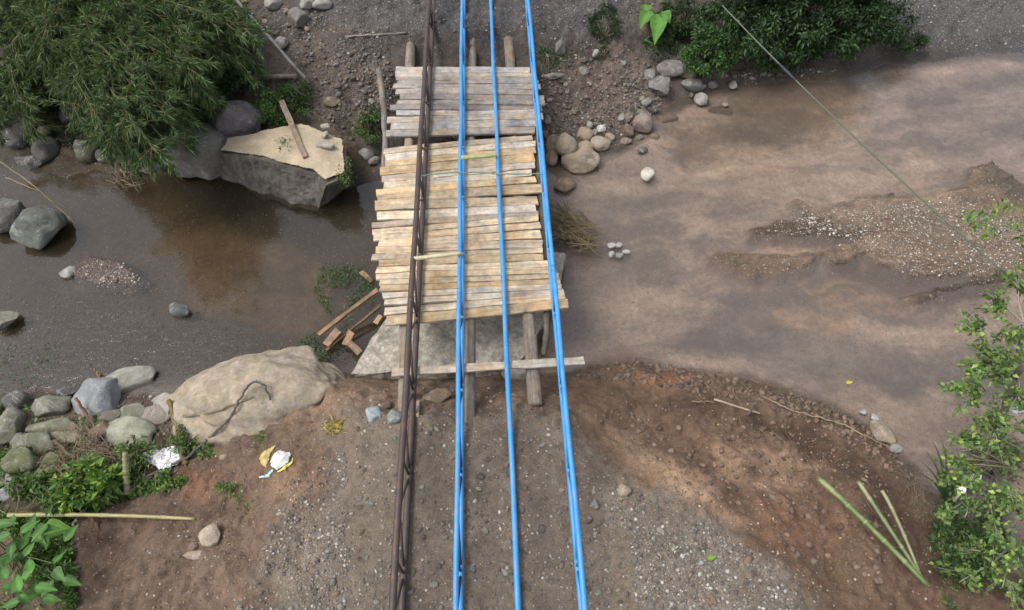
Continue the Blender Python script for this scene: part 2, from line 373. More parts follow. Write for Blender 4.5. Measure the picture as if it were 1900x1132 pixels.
# coarse evaluation of the smooth surface, then interpolate
cx = axis(-13.5, 14, .22, 340); cy = axis(.8, 18.4, .22, 340)
CX, CY = np.meshgrid(cx, cy); CZ = rbf(CX, CY)
def interp(xs, ys, Z, x, y):
    i = np.clip(np.searchsorted(xs, x)-1, 0, len(xs)-2); j = np.clip(np.searchsorted(ys, y)-1, 0, len(ys)-2)
    fx = np.clip((x-xs[i])/(xs[i+1]-xs[i]), 0, 1); fy = np.clip((y-ys[j])/(ys[j+1]-ys[j]), 0, 1)
    return (Z[j, i]*(1-fx)+Z[j, i+1]*fx)*(1-fy)+(Z[j+1, i]*(1-fx)+Z[j+1, i+1]*fx)*fy
gz0 = np.clip(interp(cx, cy, CZ, gx, gy), -2.0, .6)
PX, PY = proj(np.stack([gx, gy, gz0], 1))
BAR = [(1305, 487), (1340, 474), (1420, 482), (1500, 480), (1545, 472), (1565, 463), (1520, 459), (1440, 458), (1388, 450), (1388, 437), (1430, 422), (1480, 415), (1470, 400), (1462, 384), (1480, 383), (1520, 402), (1560, 386),
       (1640, 378), (1720, 370), (1780, 352), (1790, 322), (1830, 318), (1900, 365), (1980, 420), (2060, 500), (1960, 520), (1900, 528), (1850, 545), (1760, 556), (1690, 575), (1670, 570), (1720, 545), (1780, 530), (1700, 530), (1640, 522),
       (1612, 508), (1595, 488), (1583, 500), (1560, 512), (1532, 508), (1520, 492), (1500, 510), (1440, 528), (1400, 533), (1340, 515)]
ISL = [(132, 505), (180, 482), (232, 490), (282, 530), (262, 546), (190, 546), (140, 532)]
ISL2 = [(60, 330), (140, 340), (160, 400), (110, 440), (60, 420)]
wob = fbm(gx*1.6, gy*1.6, 5, 3)
TRACK = [(655, 760), (740, 762), (1020, 765), (1060, 790), (1120, 860), (1200, 920), (1330, 975), (1460, 1060), (1600, 1200), (1600, 1500), (500, 1500), (600, 1050), (610, 900), (600, 810)]
dT = sdist(PX, PY, TRACK)
dB = sdist(PX, PY, BAR)+wob*9+fbm(gx*5, gy*7, 4, 61)*9; dI = sdist(PX, PY, ISL)+wob*8
z = gz0.copy()
near = np.exp(-((np.maximum(np.abs(gx)-16, 0))**2+(np.maximum(np.abs(gy-8)-12, 0))**2)/40)
above = ss(gz0, WL-.02, WL+.25)
tr = ss(dT, 0, 40)
amp = (.02+.11*above*(1-tr))*near+.02
z += fbm(gx*1.1, gy*1.1, 6, 1, .55)*amp*1.6
z += fbm(gx*6, gy*6, 4, 9, .6)*(.006+.055*above*(1-.8*tr))*near
z += (np.abs(fbm(gx*3.2, gy*3.2, 5, 33, .65))-.2)*.11*above*(1-tr)*near
rg = 1-np.abs(fbm(gx*.9+wob*.4, gy*1.6, 4, 21)); z += (rg-.8)*.14*above*(1-tr)*near
# ruts and potholes on the track
z += -.015*tr*ss(fbm(gx*.8, gy*.8, 3, 40), .1, .5)
z = np.where(gz0 < WL-.03, np.minimum(z, WL-.035), z)
mb = ss(dB, -9, 10); z = z*(1-mb)+mb*(WL+.055+.075*fbm(gx*.9, gy*6, 4, 5)+.03*fbm(gx*8, gy*8, 3, 6))
mi = ss(dI, -8, 12); z = z*(1-mi)+mi*(WL+.05+.03*wob)
GZ = z.reshape(GX.shape)
def gz(x, y): return interp(XS, YS, GZ, np.asarray(x, float), np.asarray(y, float))
def hit(u, v, lift=0.0):
    u = np.atleast_1d(np.asarray(u, float)); v = np.atleast_1d(np.asarray(v, float)); zz = np.full(u.shape, -1.0)
    for k in range(14):
        q = P(u, v, zz); zz = zz*.45+.55*(gz(q[:, 0], q[:, 1])+lift)
    return P(u, v, zz)
def hit1(u, v, lift=0.0): return hit(u, v, lift)[0]

# soil colours (zones with ragged edges)
C = np.zeros((len(gx), 3)); C[:] = (.135, .098, .070)
gv = np.full(len(gx), .25)
def zone(poly, col, feather=25, amp=18, s=1.0, g=None, fs=3, noisef=1.4):
    nz = fbm(gx*noisef, gy*noisef, 5, fs+50)
    m = ss(sdist(PX, PY, poly)+nz*amp*2, -feather, feather)*s
    C[:] = C*(1-m[:, None])+np.array(col)*m[:, None]
    if g is not None: gv[:] = gv*(1-m)+g*m
uw = 1-ss(z, WL-.05, WL+.03)
# river bed
C = C*(1-uw[:, None])+np.array((.40, .32, .27))*uw[:, None]
RIVL = [(-500, 250), (760, 250), (1000, 330), (1040, 480), (1000, 690), (620, 700), (-500, 800)]
zone(RIVL, (.085, .062, .040), 30, 10, 1, .3)
zone([(200, 500), (300, 450), (420, 420), (520, 470), (600, 500), (640, 580), (560, 620), (420, 600), (300, 590)], (.175, .120, .070), 30, 20, .9, .1)
zone([(420, 510), (470, 490), (560, 500), (560, 540), (470, 560)], (.10, .075, .042), 12, 12, .8, .1)
zone([(-400, 560), (250, 590), (420, 620), (560, 640), (400, 700), (-400, 760)], (.085, .068, .050), 25, 20, .9, .8)
zone([(100, 460), (320, 480), (360, 560), (280, 620), (100, 580)], (.10, .070, .045), 20, 16, .8, .9)
zone([(400, 330), (700, 330), (700, 420), (560, 440), (420, 400)], (.05, .042, .032), 25, 10, .9)
zone([(1050, 330), (1180, 280), (1300, 420), (1250, 520), (1080, 560), (1020, 440)], (.29, .235, .185), 50, 30, .7)
zone([(1200, 270), (1420, 260), (1560, 330), (1750, 300), (1700, 370), (1450, 390), (1300, 380)], (.41, .32, .26), 40, 30, .7)
zone([(1250, 640), (1330, 590), (1500, 600), (1700, 640), (1950, 660), (1950, 760), (1700, 730), (1500, 700), (1330, 680)], (.165, .15, .14), 28, 26, .9, .6)
zone([(1340, 555), (1420, 555), (1560, 560), (1560, 610), (1400, 600)], (.19, .165, .15), 20, 18, .7, .5)
zone([(1430, 562), (1600, 590), (1560, 620), (1440, 600)], (.46, .32, .22), 14, 14, .8, .1)
zone([(1420, 462), (1540, 460), (1560, 472), (1430, 478)], (.50, .34, .23), 6, 4, .9, .0)
zone([(1470, 530), (1600, 515), (1700, 540), (1660, 580), (1560, 580)], (.46, .32, .22), 14, 14, .9, .0)
zone([(1600, 150), (2000, 120), (2000, 330), (1800, 320), (1600, 250)], (.29, .25, .235), 40, 20, .7, .2)
zone([(1340, 130), (1620, 120), (1590, 220), (1450, 270), (1350, 250)], (.17, .125, .075), 30, 20, .8, .1)  # dark brown reflection of the bush, painted into the bed colour
# current-sorted streaks of sand and dark grit on the bed of the right channel
rg_ = uw*ss(gx, 1.0, 3.0)
stk = fbm(gx*.45+wob*.5, gy*1.9+wob*.6, 6, 77, .6); grit = fbm(gx*2.5, gy*3.5, 5, 79, .7)
C[:] = C*(1+rg_*np.clip(stk*.95+grit*.35, -.45, .5))[:, None]
dk = (rg_*ss(-stk+grit*.35, .12, .36))[:, None]*.40
C[:] = C*(1-dk)+np.array((.15, .138, .128))*dk; gv[:] = np.maximum(gv, dk[:, 0]*1.4)
# bars
zone(BAR, (.24, .165, .112), 8, 6, 1, 1.0)
zone([(1380, 430), (1500, 425), (1700, 440), (1560, 460), (1400, 452)], (.10, .068, .046), 8, 6, .8, .5)
zone([(1500, 500), (1620, 505), (1750, 540), (1860, 515), (1860, 545), (1700, 575), (1600, 520)], (.105, .072, .05), 8, 6, .8, .5)
zone([(1790, 318), (1840, 315), (1960, 400), (1860, 400)], (.12, .095, .07), 8, 4, .8, .4)
zone([(1480, 400), (1600, 385), (1760, 385), (1960, 440), (1960, 490), (1700, 450), (1540, 430)], (.30, .22, .155), 12, 10, .8, 1.6)
zone(ISL, (.17, .12, .10), 6, 6, 1, 1.6)
# near right slope
NR = [(1040, 700), (1150, 655), (1260, 680), (1420, 705), (1600, 775), (1700, 880), (1800, 1010), (2000, 1160), (2000, 1500), (1500, 1400), (1430, 1060), (1250, 940), (1120, 860), (1050, 770)]
zone(NR, (.165, .105, .068), 18, 16, 1, .15)
zone([(1060, 760), (1110, 790), (1190, 860), (1300, 930), (1420, 1000), (1350, 960), (1220, 850), (1140, 790)], (.36, .24, .155), 18, 18, .85, .1)
zone([(1080, 730), (1300, 740), (1500, 790), (1640, 900), (1560, 890), (1400, 800), (1200, 770)], (.075, .046, .031), 20, 18, .85, .15)
zone([(1340, 830), (1480, 820), (1540, 870), (1480, 900), (1340, 880)], (.33, .215, .14), 16, 22, .75, .1, noisef=3)
zone([(1400, 930), (1560, 960), (1560, 1030), (1420, 1010)], (.21, .115, .07), 20, 26, .7, .1, noisef=2)
zone([(1600, 860), (1740, 980), (1860, 1100), (1700, 1100), (1600, 960)], (.09, .055, .036), 20, 20, .8, .15)
zone([(1180, 690), (1280, 695), (1270, 715), (1190, 710)], (.34, .13, .07), 8, 14, .8, .0, noisef=4)
# near left
NL = [(-500, 720), (300, 740), (430, 780), (640, 700), (1030, 700), (1040, 760), (660, 765), (600, 820), (615, 900), (610, 1050), (500, 1500), (-500, 1500)]
zone(NL, (.155, .108, .076), 16, 12, 1, .2)
zone([(-500, 740), (300, 770), (360, 830), (260, 900), (160, 960), (-500, 1000)], (.065, .060, .035), 24, 20, .9, .3)
zone([(560, 690), (720, 700), (1000, 715), (1030, 750), (700, 758), (600, 780), (480, 800), (440, 760)], (.235, .160, .108), 14, 12, .9, .15)
zone([(220, 880), (420, 840), (560, 780), (600, 850), (520, 930), (380, 960), (200, 1010), (120, 1100), (100, 1000)], (.130, .085, .06), 26, 22, .8, .15)
zone([(440, 820), (600, 790), (610, 900), (560, 1100), (400, 1100), (420, 960)], (.185, .125, .085), 26, 26, .8, .3)
zone([(500, 890), (600, 840), (600, 960), (520, 960)], (.25, .15, .09), 18, 22, .6, .1)
zone([(350, 880), (410, 885), (390, 930), (340, 925)], (.20, .10, .06), 12, 16, .7, .1)
# track
zone(TRACK, (.190, .148, .110), 20, 16, 1, .35)
zone([(700, 800), (1040, 790), (1120, 900), (1150, 1300), (660, 1300), (660, 900)], (.170, .136, .105), 30, 26, .8, .25)
zone([(520, 930), (640, 900), (640, 1300), (440, 1300)], (.21, .175, .14), 26, 26, .7, 1.0)
zone([(1120, 910), (1240, 930), (1460, 1060), (1500, 1300), (1200, 1300), (1160, 1000)], (.21, .175, .14), 26, 26, .8, 1.1)
# far bank
FB = [(-500, -400), (2400, -400), (2400, 100), (1660, 118), (1320, 168), (1240, 200), (1120, 290), (1000, 318), (690, 330), (640, 230), (420, 250), (-500, 310)]
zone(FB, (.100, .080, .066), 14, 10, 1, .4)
zone([(-500, -100), (440, -100), (450, 140), (420, 260), (-500, 320)], (.045, .040, .028), 26, 20, .9, .2)  # bamboo's shade painted into the bank colour
zone([(560, 30), (760, 70), (740, 200), (640, 240), (560, 190), (620, 110)], (.125, .098, .082), 30, 26, .9, .7)
zone([(1000, 120), (1180, 90), (1230, 190), (1110, 280), (1010, 250)], (.150, .112, .090), 26, 26, .9, .5)
zone([(380, -400), (1300, -400), (1150, 40), (1000, 60), (760, 66), (560, 30)], (.085, .082, .082), 26, 20, .9, 1.2)
zone([(560, 60), (1100, 70), (1100, 100), (1000, 118), (720, 120)], (.060, .052, .046), 14, 12, .8, .4)
zone([(1560, -300), (2400, -300), (2400, 100), (1800, 100), (1620, 60)], (.095, .095, .095), 26, 20, .9, 1.4)
zone([(700, 130), (1010, 130), (1010, 300), (690, 300)], (.05, .042, .034), 14, 10, .8, .2)  # darker ground inside the deck outline
farm = ss(np.maximum(np.abs(gx)-17, np.abs(gy-9)-11), 0, 10)[:, None]
C = C*(1-farm)+np.array((.055, .065, .03))*farm
wet = ss(z, WL+.14+wob*.03, WL+.01)
C *= (1-.42*wet*(1-uw))[:, None]
nY, nX = GX.shape
idx = np.arange(nX*nY).reshape(nY, nX)
FQ = np.stack([idx[:-1, :-1], idx[:-1, 1:], idx[1:, 1:], idx[1:, :-1]], -1).reshape(-1, 4)
o = mk('ground', np.stack([gx, gy, z], 1), FQ, G_MAT, org=(0, 0, 0), cols=C, attrs={'grav': gv, 'wet': wet*(1-uw)})
tag(o, kind='structure')

# water
wx = axis(-14, 15, .25, 330); wy = axis(1, 19, .25, 330); WX, WY = np.meshgrid(wx, wy)
a_, b_ = proj(np.stack([WX.ravel(), WY.ravel(), np.full(WX.size, WL)], 1))
rip = .08+.26*ss(sdist(a_, b_, [(-500, 555), (150, 560), (380, 590), (470, 640), (380, 760), (-500, 800)]), -50, 40)+.15*ss(sdist(a_, b_, [(1500, 620), (2300, 600), (2300, 900), (1700, 780)]), -40, 60)
lft = ss(sdist(a_, b_, RIVL), -60, 60)[:, None]
sc_ = np.array((.34, .275, .235))*(1-lft)+np.array((.075, .062, .038))*lft  # left silt coloured dark olive to paint in the reflection of surrounding trees
idx = np.arange(WX.size).reshape(WX.shape)
FQ = np.stack([idx[:-1, :-1], idx[:-1, 1:], idx[1:, 1:], idx[1:, :-1]], -1).reshape(-1, 4)
o = mk('river_water', np.stack([WX.ravel(), WY.ravel(), np.full(WX.size, WL)], 1), FQ, m_water(), org=(0, 0, WL), cols=sc_, attrs={'rip': rip, 'silt': (.16*lft+.17*(1-lft))[:, 0]})
tag(o, kind='structure')

# ------------------------------------------------------------------ rocks
def ico(sub):
    bm = bmesh.new(); bmesh.ops.create_icosphere(bm, subdivisions=sub, radius=1)
    V = np.array([v.co[:] for v in bm.verts]); Fc = np.array([[v.index for v in f.verts] for f in bm.faces]); bm.free(); return V, Fc
ICO = {k: ico(k) for k in (1, 2, 3, 4, 5)}
def rockmesh(seed, sub=4, cuts=7, rough=.10, flat=.72):
    V, Fc = ICO[sub]; V = V.copy(); rs = np.random.RandomState(seed)
    for k in range(cuts):
        n = rs.normal(size=3); n /= np.linalg.norm(n); d = rs.uniform(flat, .92)
        e = np.maximum(V@n-d, 0); V -= e[:, None]*n*.97
    off = rs.uniform(-50, 50, 3)
    out = np.empty(len(V))
    for i, p in enumerate(V):
        q = Vector(p+off); out[i] = mn.fractal(q*1.3, 1, 2, 4)*rough+mn.fractal(q*5, 1, 2, 3)*rough*.25
    V *= (1+out)[:, None]
    return V, Fc
def rotz(V, a):
    c, s = math.cos(a), math.sin(a); return V@np.array([[c, s, 0], [-s, c, 0], [0, 0, 1]])
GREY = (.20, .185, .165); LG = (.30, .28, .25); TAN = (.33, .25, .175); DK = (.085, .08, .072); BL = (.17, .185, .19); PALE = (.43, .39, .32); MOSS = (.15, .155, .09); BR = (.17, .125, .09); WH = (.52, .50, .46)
rk = [0]
def rock(u, v, w, h, label, col=GREY, rot=0, moss=0.0, sink=.35, flat=.52, cuts=10, rough=.11, lift=0, asp=.75, name='boulder', cat='rock', group=None, zc=None, sub=None):
    rk[0] += 1
    ph = PITCH+math.atan((v-566)/F_PX)
    c0 = hit1(u, v, .1+lift) if zc is None else p1(u, v, zc)
    m = float((c0-np.array([0, 0, H]))@FW)/F_PX
    a = w*m/2; bb = h*m/2/math.sqrt(math.sin(ph)**2+(asp*math.cos(ph))**2)
    a *= 1.19; bb *= 1.19
    cc = asp*bb if abs(rot) < .01 else asp*min(a, bb)
    if zc is None:
        c0 = hit1(u, v, cc*(1-2*sink)+lift)
        if sink < .45 and float(gz(c0[0], c0[1])) < WL-.02: c0 = p1(u, v, WL+cc*(1-2*sink)*.8)
    if sub is None: sub = 5 if w > 150 else 4 if w > 40 else 3
    V, Fc = rockmesh(rk[0]*13+5, sub, cuts, rough, flat)
    V = V*np.array([a, bb, cc]); V = rotz(V, math.radians(rot))+c0
    mo = np.full(len(V), moss)
    o = mk(name, V, Fc, ROCK, color=tuple(np.array(col)*random.uniform(.93, 1.07)), attrs={'moss': mo})
    return tag(o, label, cat, group)
# left far bank
rock(438, 226, 78, 72, 'round grey-brown boulder behind the tilted concrete block, right of the bamboo', (.19, .165, .155), flat=.74, asp=.9, sink=.2)
rock(362, 278, 118, 98, 'broad grey boulder at the stream edge between the bamboo and the concrete block', (.19, .175, .15), flat=.7, asp=.9, sink=.25)
rock(362, 213, 40, 36, 'small mossy rock peeping out of the bamboo behind the broad grey boulder', MOSS, moss=.5)
rock(275, 310, 44, 22, 'flat brown-grey stone under the lowest bamboo tips', GREY)
rock(80, 248, 36, 24, 'tan rock under the left side of the bamboo', (.24, .20, .13), moss=.4)
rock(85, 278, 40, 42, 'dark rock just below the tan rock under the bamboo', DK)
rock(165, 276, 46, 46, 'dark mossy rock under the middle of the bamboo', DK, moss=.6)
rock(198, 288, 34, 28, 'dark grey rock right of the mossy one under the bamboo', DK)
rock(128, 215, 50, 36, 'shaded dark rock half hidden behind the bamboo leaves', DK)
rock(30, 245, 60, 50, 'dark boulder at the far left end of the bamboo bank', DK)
rock(398, 314, 30, 30, 'small pale mossy rock wedged against the corner of the concrete block', (.28, .25, .16), moss=.6)
rock(8, 396, 62, 60, 'grey boulder cut by the left edge of the picture in the stream', (.16, .155, .14), sink=.2)
rock(72, 426, 80, 72, 'large blue-grey wet boulder standing in the left of the stream', (.13, .135, .12), sink=.25, flat=.6)
rock(128, 506, 28, 22, 'grey stone at the left tip of the pebble island', LG)
rock(333, 574, 36, 24, 'dark pointed stone alone in the brown water of the left stream', (.14, .14, .135), rot=-38, sink=.15)
rock(8, 594, 46, 34, 'olive rock with a pale side at the left edge of the rapids', (.22, .21, .16), sink=.15)
rock(60, 300, 60, 30, 'dark wet rock in the foam near the left edge', DK, sink=.4)
# left near bank
rock(96, 752, 56, 44, 'round grey-olive rock left of the streaked boulder by the rapids', (.22, .21, .17), moss=.3)
rock(122, 725, 50, 28, 'dark wet rock behind the round grey-olive rock', DK)
rock(182, 738, 96, 66, 'large blue-grey boulder with white streaks on the left stream bank', (.26, .27, .275), flat=.5, sink=.3)
rock(238, 706, 84, 42, 'long pale rock pointing into the stream right of the streaked boulder', (.33, .32, .27), rot=14, moss=.2)
rock(32, 742, 44, 48, 'dark grey rock second from the left edge at the rapids', (.13, .13, .12))
rock(-4, 758, 44, 52, 'mossy rock cut by the left edge on the near bank', MOSS, moss=.7)
rock(316, 752, 52, 46, 'pale rounded rock touching the left of the huge tan boulder', (.36, .34, .29))
rock(284, 770, 56, 40, 'pale pinkish rock in the middle of the left bank row', (.36, .31, .26))
rock(246, 769, 62, 34, 'grey-green rock left of the pale pinkish rock', (.24, .24, .19), moss=.3)
rock(203, 774, 46, 26, 'low brown-grey rock below the streaked boulder', (.21, .19, .15))
rock(298, 738, 30, 14, 'thin pale wedge stone sticking up by the stream beside the pale rounded rock', LG, rot=35)
rock(100, 795, 116, 38, 'long flat mossy rock slab on the left bank', (.27, .26, .2), moss=.5, rot=4)
rock(235, 802, 104, 50, 'long whitish-green rock above the white sack', (.36, .36, .28), moss=.35, rot=-12)
rock(16, 795, 56, 64, 'olive boulder at the left edge below the rapids', (.2, .19, .14), moss=.4)
rock(66, 822, 70, 44, 'grey-green rock under the long flat slab', (.2, .21, .16), moss=.5)
rock(128, 812, 70, 30, 'pale yellowish rock wedged right under the flat slab', (.34, .32, .22), moss=.3)
rock(186, 797, 40, 30, 'reddish brown rock in the middle of the left bank heap', (.24, .17, .12))
rock(42, 852, 64, 46, 'round green mossy rock low on the left bank', MOSS, moss=.8)
rock(94, 862, 36, 46, 'yellow-green mossy rock right of the round mossy one', (.25, .26, .12), moss=.8, rot=-20)
rock(12, 892, 34, 24, 'pale stone among leaves at the lower left edge', LG)
rock(36, 815, 30, 22, 'small grey rock wedged in the left heap', GREY)
rock(262, 815, 36, 24, 'small mossy rock behind the white sack', MOSS, moss=.8)
rock(15, 915, 30, 30, 'blue-grey stone with a white face near the lower left corner', (.3, .31, .32))
# huge boulder
BIG = rock(486, 742, 296, 168, 'huge smooth tan boulder with moss patches on the near left bank', (.46, .37, .28), rot=8, moss=.35, sink=.46, flat=.76, cuts=10, rough=.19, asp=.8)
BIG2 = rock(566, 712, 130, 74, 'sloping tan shoulder rock joining the huge boulder to the concrete slab', (.44, .345, .25), rot=-22, moss=.05, sink=.5, cuts=6, flat=.75, rough=.08)
rock(400, 790, 90, 46, 'low tan rock in front of the huge boulder', (.30, .24, .17), rot=10, moss=.3, sink=.5, cuts=4)
rock(694, 767, 34, 30, 'light blue-grey stone left of the rusty girder at the bridge head', (.33, .38, .39))
rock(732, 772, 28, 25, 'dull blue-green stone touching the rusty girder', (.2, .24, .22))
rock(716, 752, 22, 18, 'tan stone behind the two bluish stones', BR)
rock(391, 993, 44, 36, 'pale beige rounded stone on the brown soil near the bottom left', (.42, .35, .26), sink=.2)
rock(362, 1030, 42, 15, 'flat tan stone below the pale beige one', TAN)
rock(360, 1014, 18, 13, 'small tan stone between the beige and the flat stone', BR)
rock(416, 848, 15, 13, 'small tan stone on the soil left of the yellow bag', TAN)
rock(806, 740, 62, 36, 'rounded light brown lump of rock under the girders at the bridge head', (.29, .21, .145), sink=.5, cuts=4)
rock(960, 692, 50, 26, 'grey stone lying against the concrete slab beneath the loose plank', LG, sink=.2)
# right near
rock(1157, 908, 25, 24, 'pale tan stone at the right edge of the dirt track', TAN, sink=.2)
rock(1103, 936, 17, 17, 'grey-brown stone right of the fourth girder', GREY, sink=.2)
rock(1089, 962, 18, 17, 'brown stone just below the grey-brown one', BR, sink=.2)
rock(1637, 803, 34, 46, 'tan oblong boulder on the right shoreline', (.34, .265, .19), rot=32, sink=.2)
rock(1623, 776, 15, 14, 'white stone above the tan shoreline boulder', WH, sink=.1)
rock(1602, 766, 13, 11, 'pale blue-grey stone, farthest of the shoreline three', (.35, .38, .38), sink=.1)
rock(1662, 832, 20, 18, 'grey stone below the tan shoreline boulder', LG, sink=.1)
rock(1650, 820, 16, 14, 'dark stone wedged below the tan shoreline boulder', DK, sink=.1)
# right far shore
rock(1246, 128, 48, 30, 'smooth grey boulder at the top of the far shore heap beneath the bush', GREY, flat=.72)
rock(1226, 160, 48, 38, 'largest grey boulder of the far shore heap, lower left', (.19, .17, .16), sink=.2)
rock(1206, 140, 24, 30, 'narrow grey rock left of the far shore heap', GREY, rot=-40)
rock(1282, 158, 38, 28, 'broad grey rock right of the largest far shore boulder', GREY)
rock(1276, 134, 36, 26, 'brown-grey rock tucked behind the broad grey rock', BR)
rock(1303, 184, 25, 21, 'grey rock with a notch alone in the shallow water off the far heap', LG, sink=.1)
rock(1322, 158, 17, 14, 'small grey stone at the right end of the far heap', GREY)
rock(1300, 162, 18, 12, 'flat square grey stone below the broad grey rock', LG)
rock(1284, 176, 12, 9, 'small dark stone in the water by the far heap', DK, sink=.1)
rock(1361, 158, 14, 15, 'lone small grey stone at the water right of the far heap', LG, sink=.1)
rock(1338, 208, 44, 20, 'round brown stone just under the water off the far heap', BR, sink=.6)
rock(1344, 194, 14, 10, 'tiny brown stone breaking the surface above the sunken one', BR, sink=.1)
rock(1193, 230, 32, 34, 'rounded pinkish rock at the waterline between both heaps', (.26, .2, .16), sink=.15)
rock(1166, 242, 22, 22, 'brown rock left of the rounded pinkish rock', BR)
rock(1153, 219, 12, 20, 'white upright stone on the far slope above the waterline', LG, rot=-15)
rock(1166, 218, 20, 18, 'brown stone right of the white upright stone', BR)
rock(1236, 222, 38, 22, 'flat sunken rock right of the rounded pinkish rock', BR, sink=.62)
rock(1162, 263, 22, 14, 'sunken grey stone below the brown rocks at the far shore', BR, sink=.5)
rock(1184, 256, 18, 11, 'small sunken stone right of the sunken grey one', BR, sink=.5)
rock(1193, 278, 18, 13, 'small dark stone in the shallows left of the cable', (.15, .14, .13), sink=.15)
rock(1216, 253, 22, 12, 'flat pale stone under the shallow water', TAN, sink=.5)
rock(1211, 205, 20, 14, 'dark grey stone between the pinkish rock and the far heap', DK)
rock(1200, 190, 22, 16, 'grey stone on the slope left of the far heap', GREY)
rock(1188, 208, 18, 14, 'small olive stone at the far shore', MOSS)
# by the bridge
rock(1051, 272, 38, 44, 'angular tan rock standing in the heap beside the deck', (.34, .27, .20), flat=.62, sink=.05, asp=1)
rock(1076, 296, 60, 44, 'largest tan rock of the heap beside the deck, squared at the waterline', (.36, .28, .19), flat=.6, sink=.2, rot=12)
rock(1086, 276, 26, 26, 'tan knob of rock behind the largest one beside the deck', (.35, .27, .185), flat=.7, sink=.0)
rock(1025, 268, 28, 30, 'brown rock nearest the deck in the heap', (.27, .21, .15), flat=.65)
rock(1025, 292, 20, 26, 'narrow tan rock at the deck edge with a dark foot', TAN, flat=.65)
rock(1085, 250, 26, 26, 'light tan rock at the back of the heap beside the deck', TAN, flat=.65)
rock(1113, 266, 36, 26, 'wedge-shaped tan rock at the right of the heap beside the deck', (.35, .28, .2), flat=.65)
rock(1093, 231, 14, 16, 'grey-white stone on the slope above the deck-side heap', LG)
rock(1116, 239, 17, 13, 'whitish stone above the wedge-shaped rock', WH, rot=-30)
rock(1131, 254, 17, 14, 'small tan stone at the right tip of the deck-side heap', TAN)
rock(1104, 246, 16, 12, 'small grey stone in the middle of the deck-side heap', GREY)
rock(1012, 250, 16, 14, 'small brown stone against the deck edge', BR)
rock(1048, 344, 36, 28, 'brown and grey rock just breaking the water right of the deck', (.26, .18, .13), sink=.38)
rock(1042, 396, 26, 15, 'tan rock caught in the brush pile beside the deck', (.28, .2, .14), sink=.1)
rock(1202, 322, 22, 27, 'cream-white rock alone in the shallow water', (.58, .54, .44), rot=-25, sink=.1)
for u, v, w, h, l in ((1135, 457, 15, 12, 'white stone, upper left of the small cluster in the river'), (1148, 455, 13, 11, 'white stone, upper middle of the small cluster in the river'), (1162, 468, 13, 11, 'white stone, rightmost of the small cluster in the river'), (1134, 473, 13, 14, 'white stone, lower left of the small cluster in the river'), (1149, 474, 14, 12, 'greyish stone in the centre of the small cluster in the river')):
    rock(u, v, w, h, l, WH if 'white' in l else LG, sink=.12, group='white stones clustered in the river')
rock(1040, 86, 20, 30, 'tall grey rock on the far slope right of the girders', GREY, sink=.2)
rock(1105, 100, 15, 15, 'pale rock on the far slope right of the tall grey one', LG, sink=.2)
rock(1082, 132, 20, 14, 'grey rock half way down the far slope', GREY, sink=.2)
rock(1028, 140, 36, 13, 'flat grey slab of rock by the far right corner of the deck', GREY, sink=.2)
rock(1015, 222, 18, 16, 'small grey stone on the slope beside the deck', GREY, sink=.2)
rock(568, 6, 26, 20, 'bluish rounded stone on the far road, left of a pair', LG, sink=.2)
rock(597, 8, 32, 20, 'bluish rounded stone on the far road, right of a pair', LG, sink=.2)
rock(552, 32, 34, 30, 'angular grey rock below the rounded pair on the far road', GREY, sink=.2)
rock(503, 6, 34, 24, 'rounded rock beside the top end of the leaning pole', LG, sink=.2)
rock(520, 80, 28, 20, 'pale rock under the leaning pole', (.34, .3, .28), sink=.2)
rock(680, 286, 28, 24, 'grey rock in the gap between the concrete block and the deck', GREY, sink=.2)
rock(694, 299, 20, 17, 'small grey rock at the deck edge over the left stream', GREY, sink=.2)
rock(617, 190, 30, 20, 'rock half buried in the slope above the concrete block', BR, sink=.4)
rock(870, 240, 60, 40, 'brown rock in the shade under the deck', BR)

# ------------------------------------------------------------------ gravel and stones
def blend_shapes(ps, sizes, cols, rs, sub=1):
    V0, F0 = ICO[sub]; n = len(ps); k = len(V0)
    jit = rs.uniform(.7, 1.15, (n, k, 1))
    ang = rs.uniform(0, math.pi, n); asp = rs.uniform(.55, 1, n); hz = rs.uniform(.45, .75, n)
    V = V0[None]*jit*np.stack([np.ones(n), asp, hz], 1)[:, None]*sizes[:, None, None]
    c, s = np.cos(ang)[:, None], np.sin(ang)[:, None]
    X = V[..., 0]*c-V[..., 1]*s; Y = V[..., 0]*s+V[..., 1]*c
    V = np.stack([X, Y, V[..., 2]], -1)+ps[:, None]
    Fc = (F0[None]+(np.arange(n)*k)[:, None, None]).reshape(-1, 3)
    return V.reshape(-1, 3), Fc, np.repeat(cols, k, 0)
PEB = np.array([(.36, .32, .27), (.46, .43, .38), (.25, .21, .17), (.17, .15, .13), (.30, .24, .18), (.55, .52, .47), (.21, .19, .17)])
def inpoly(poly, n, rs):
    xs = [p[0] for p in poly]; ys = [p[1] for p in poly]; out = np.zeros((0, 2))
    while len(out) < n:
        q = np.stack([rs.uniform(min(xs), max(xs), n), rs.uniform(min(ys), max(ys), n)], 1)
        q = q[sdist(q[:, 0], q[:, 1], poly) > 0]; out = np.vstack([out, q])
    return out[:n]
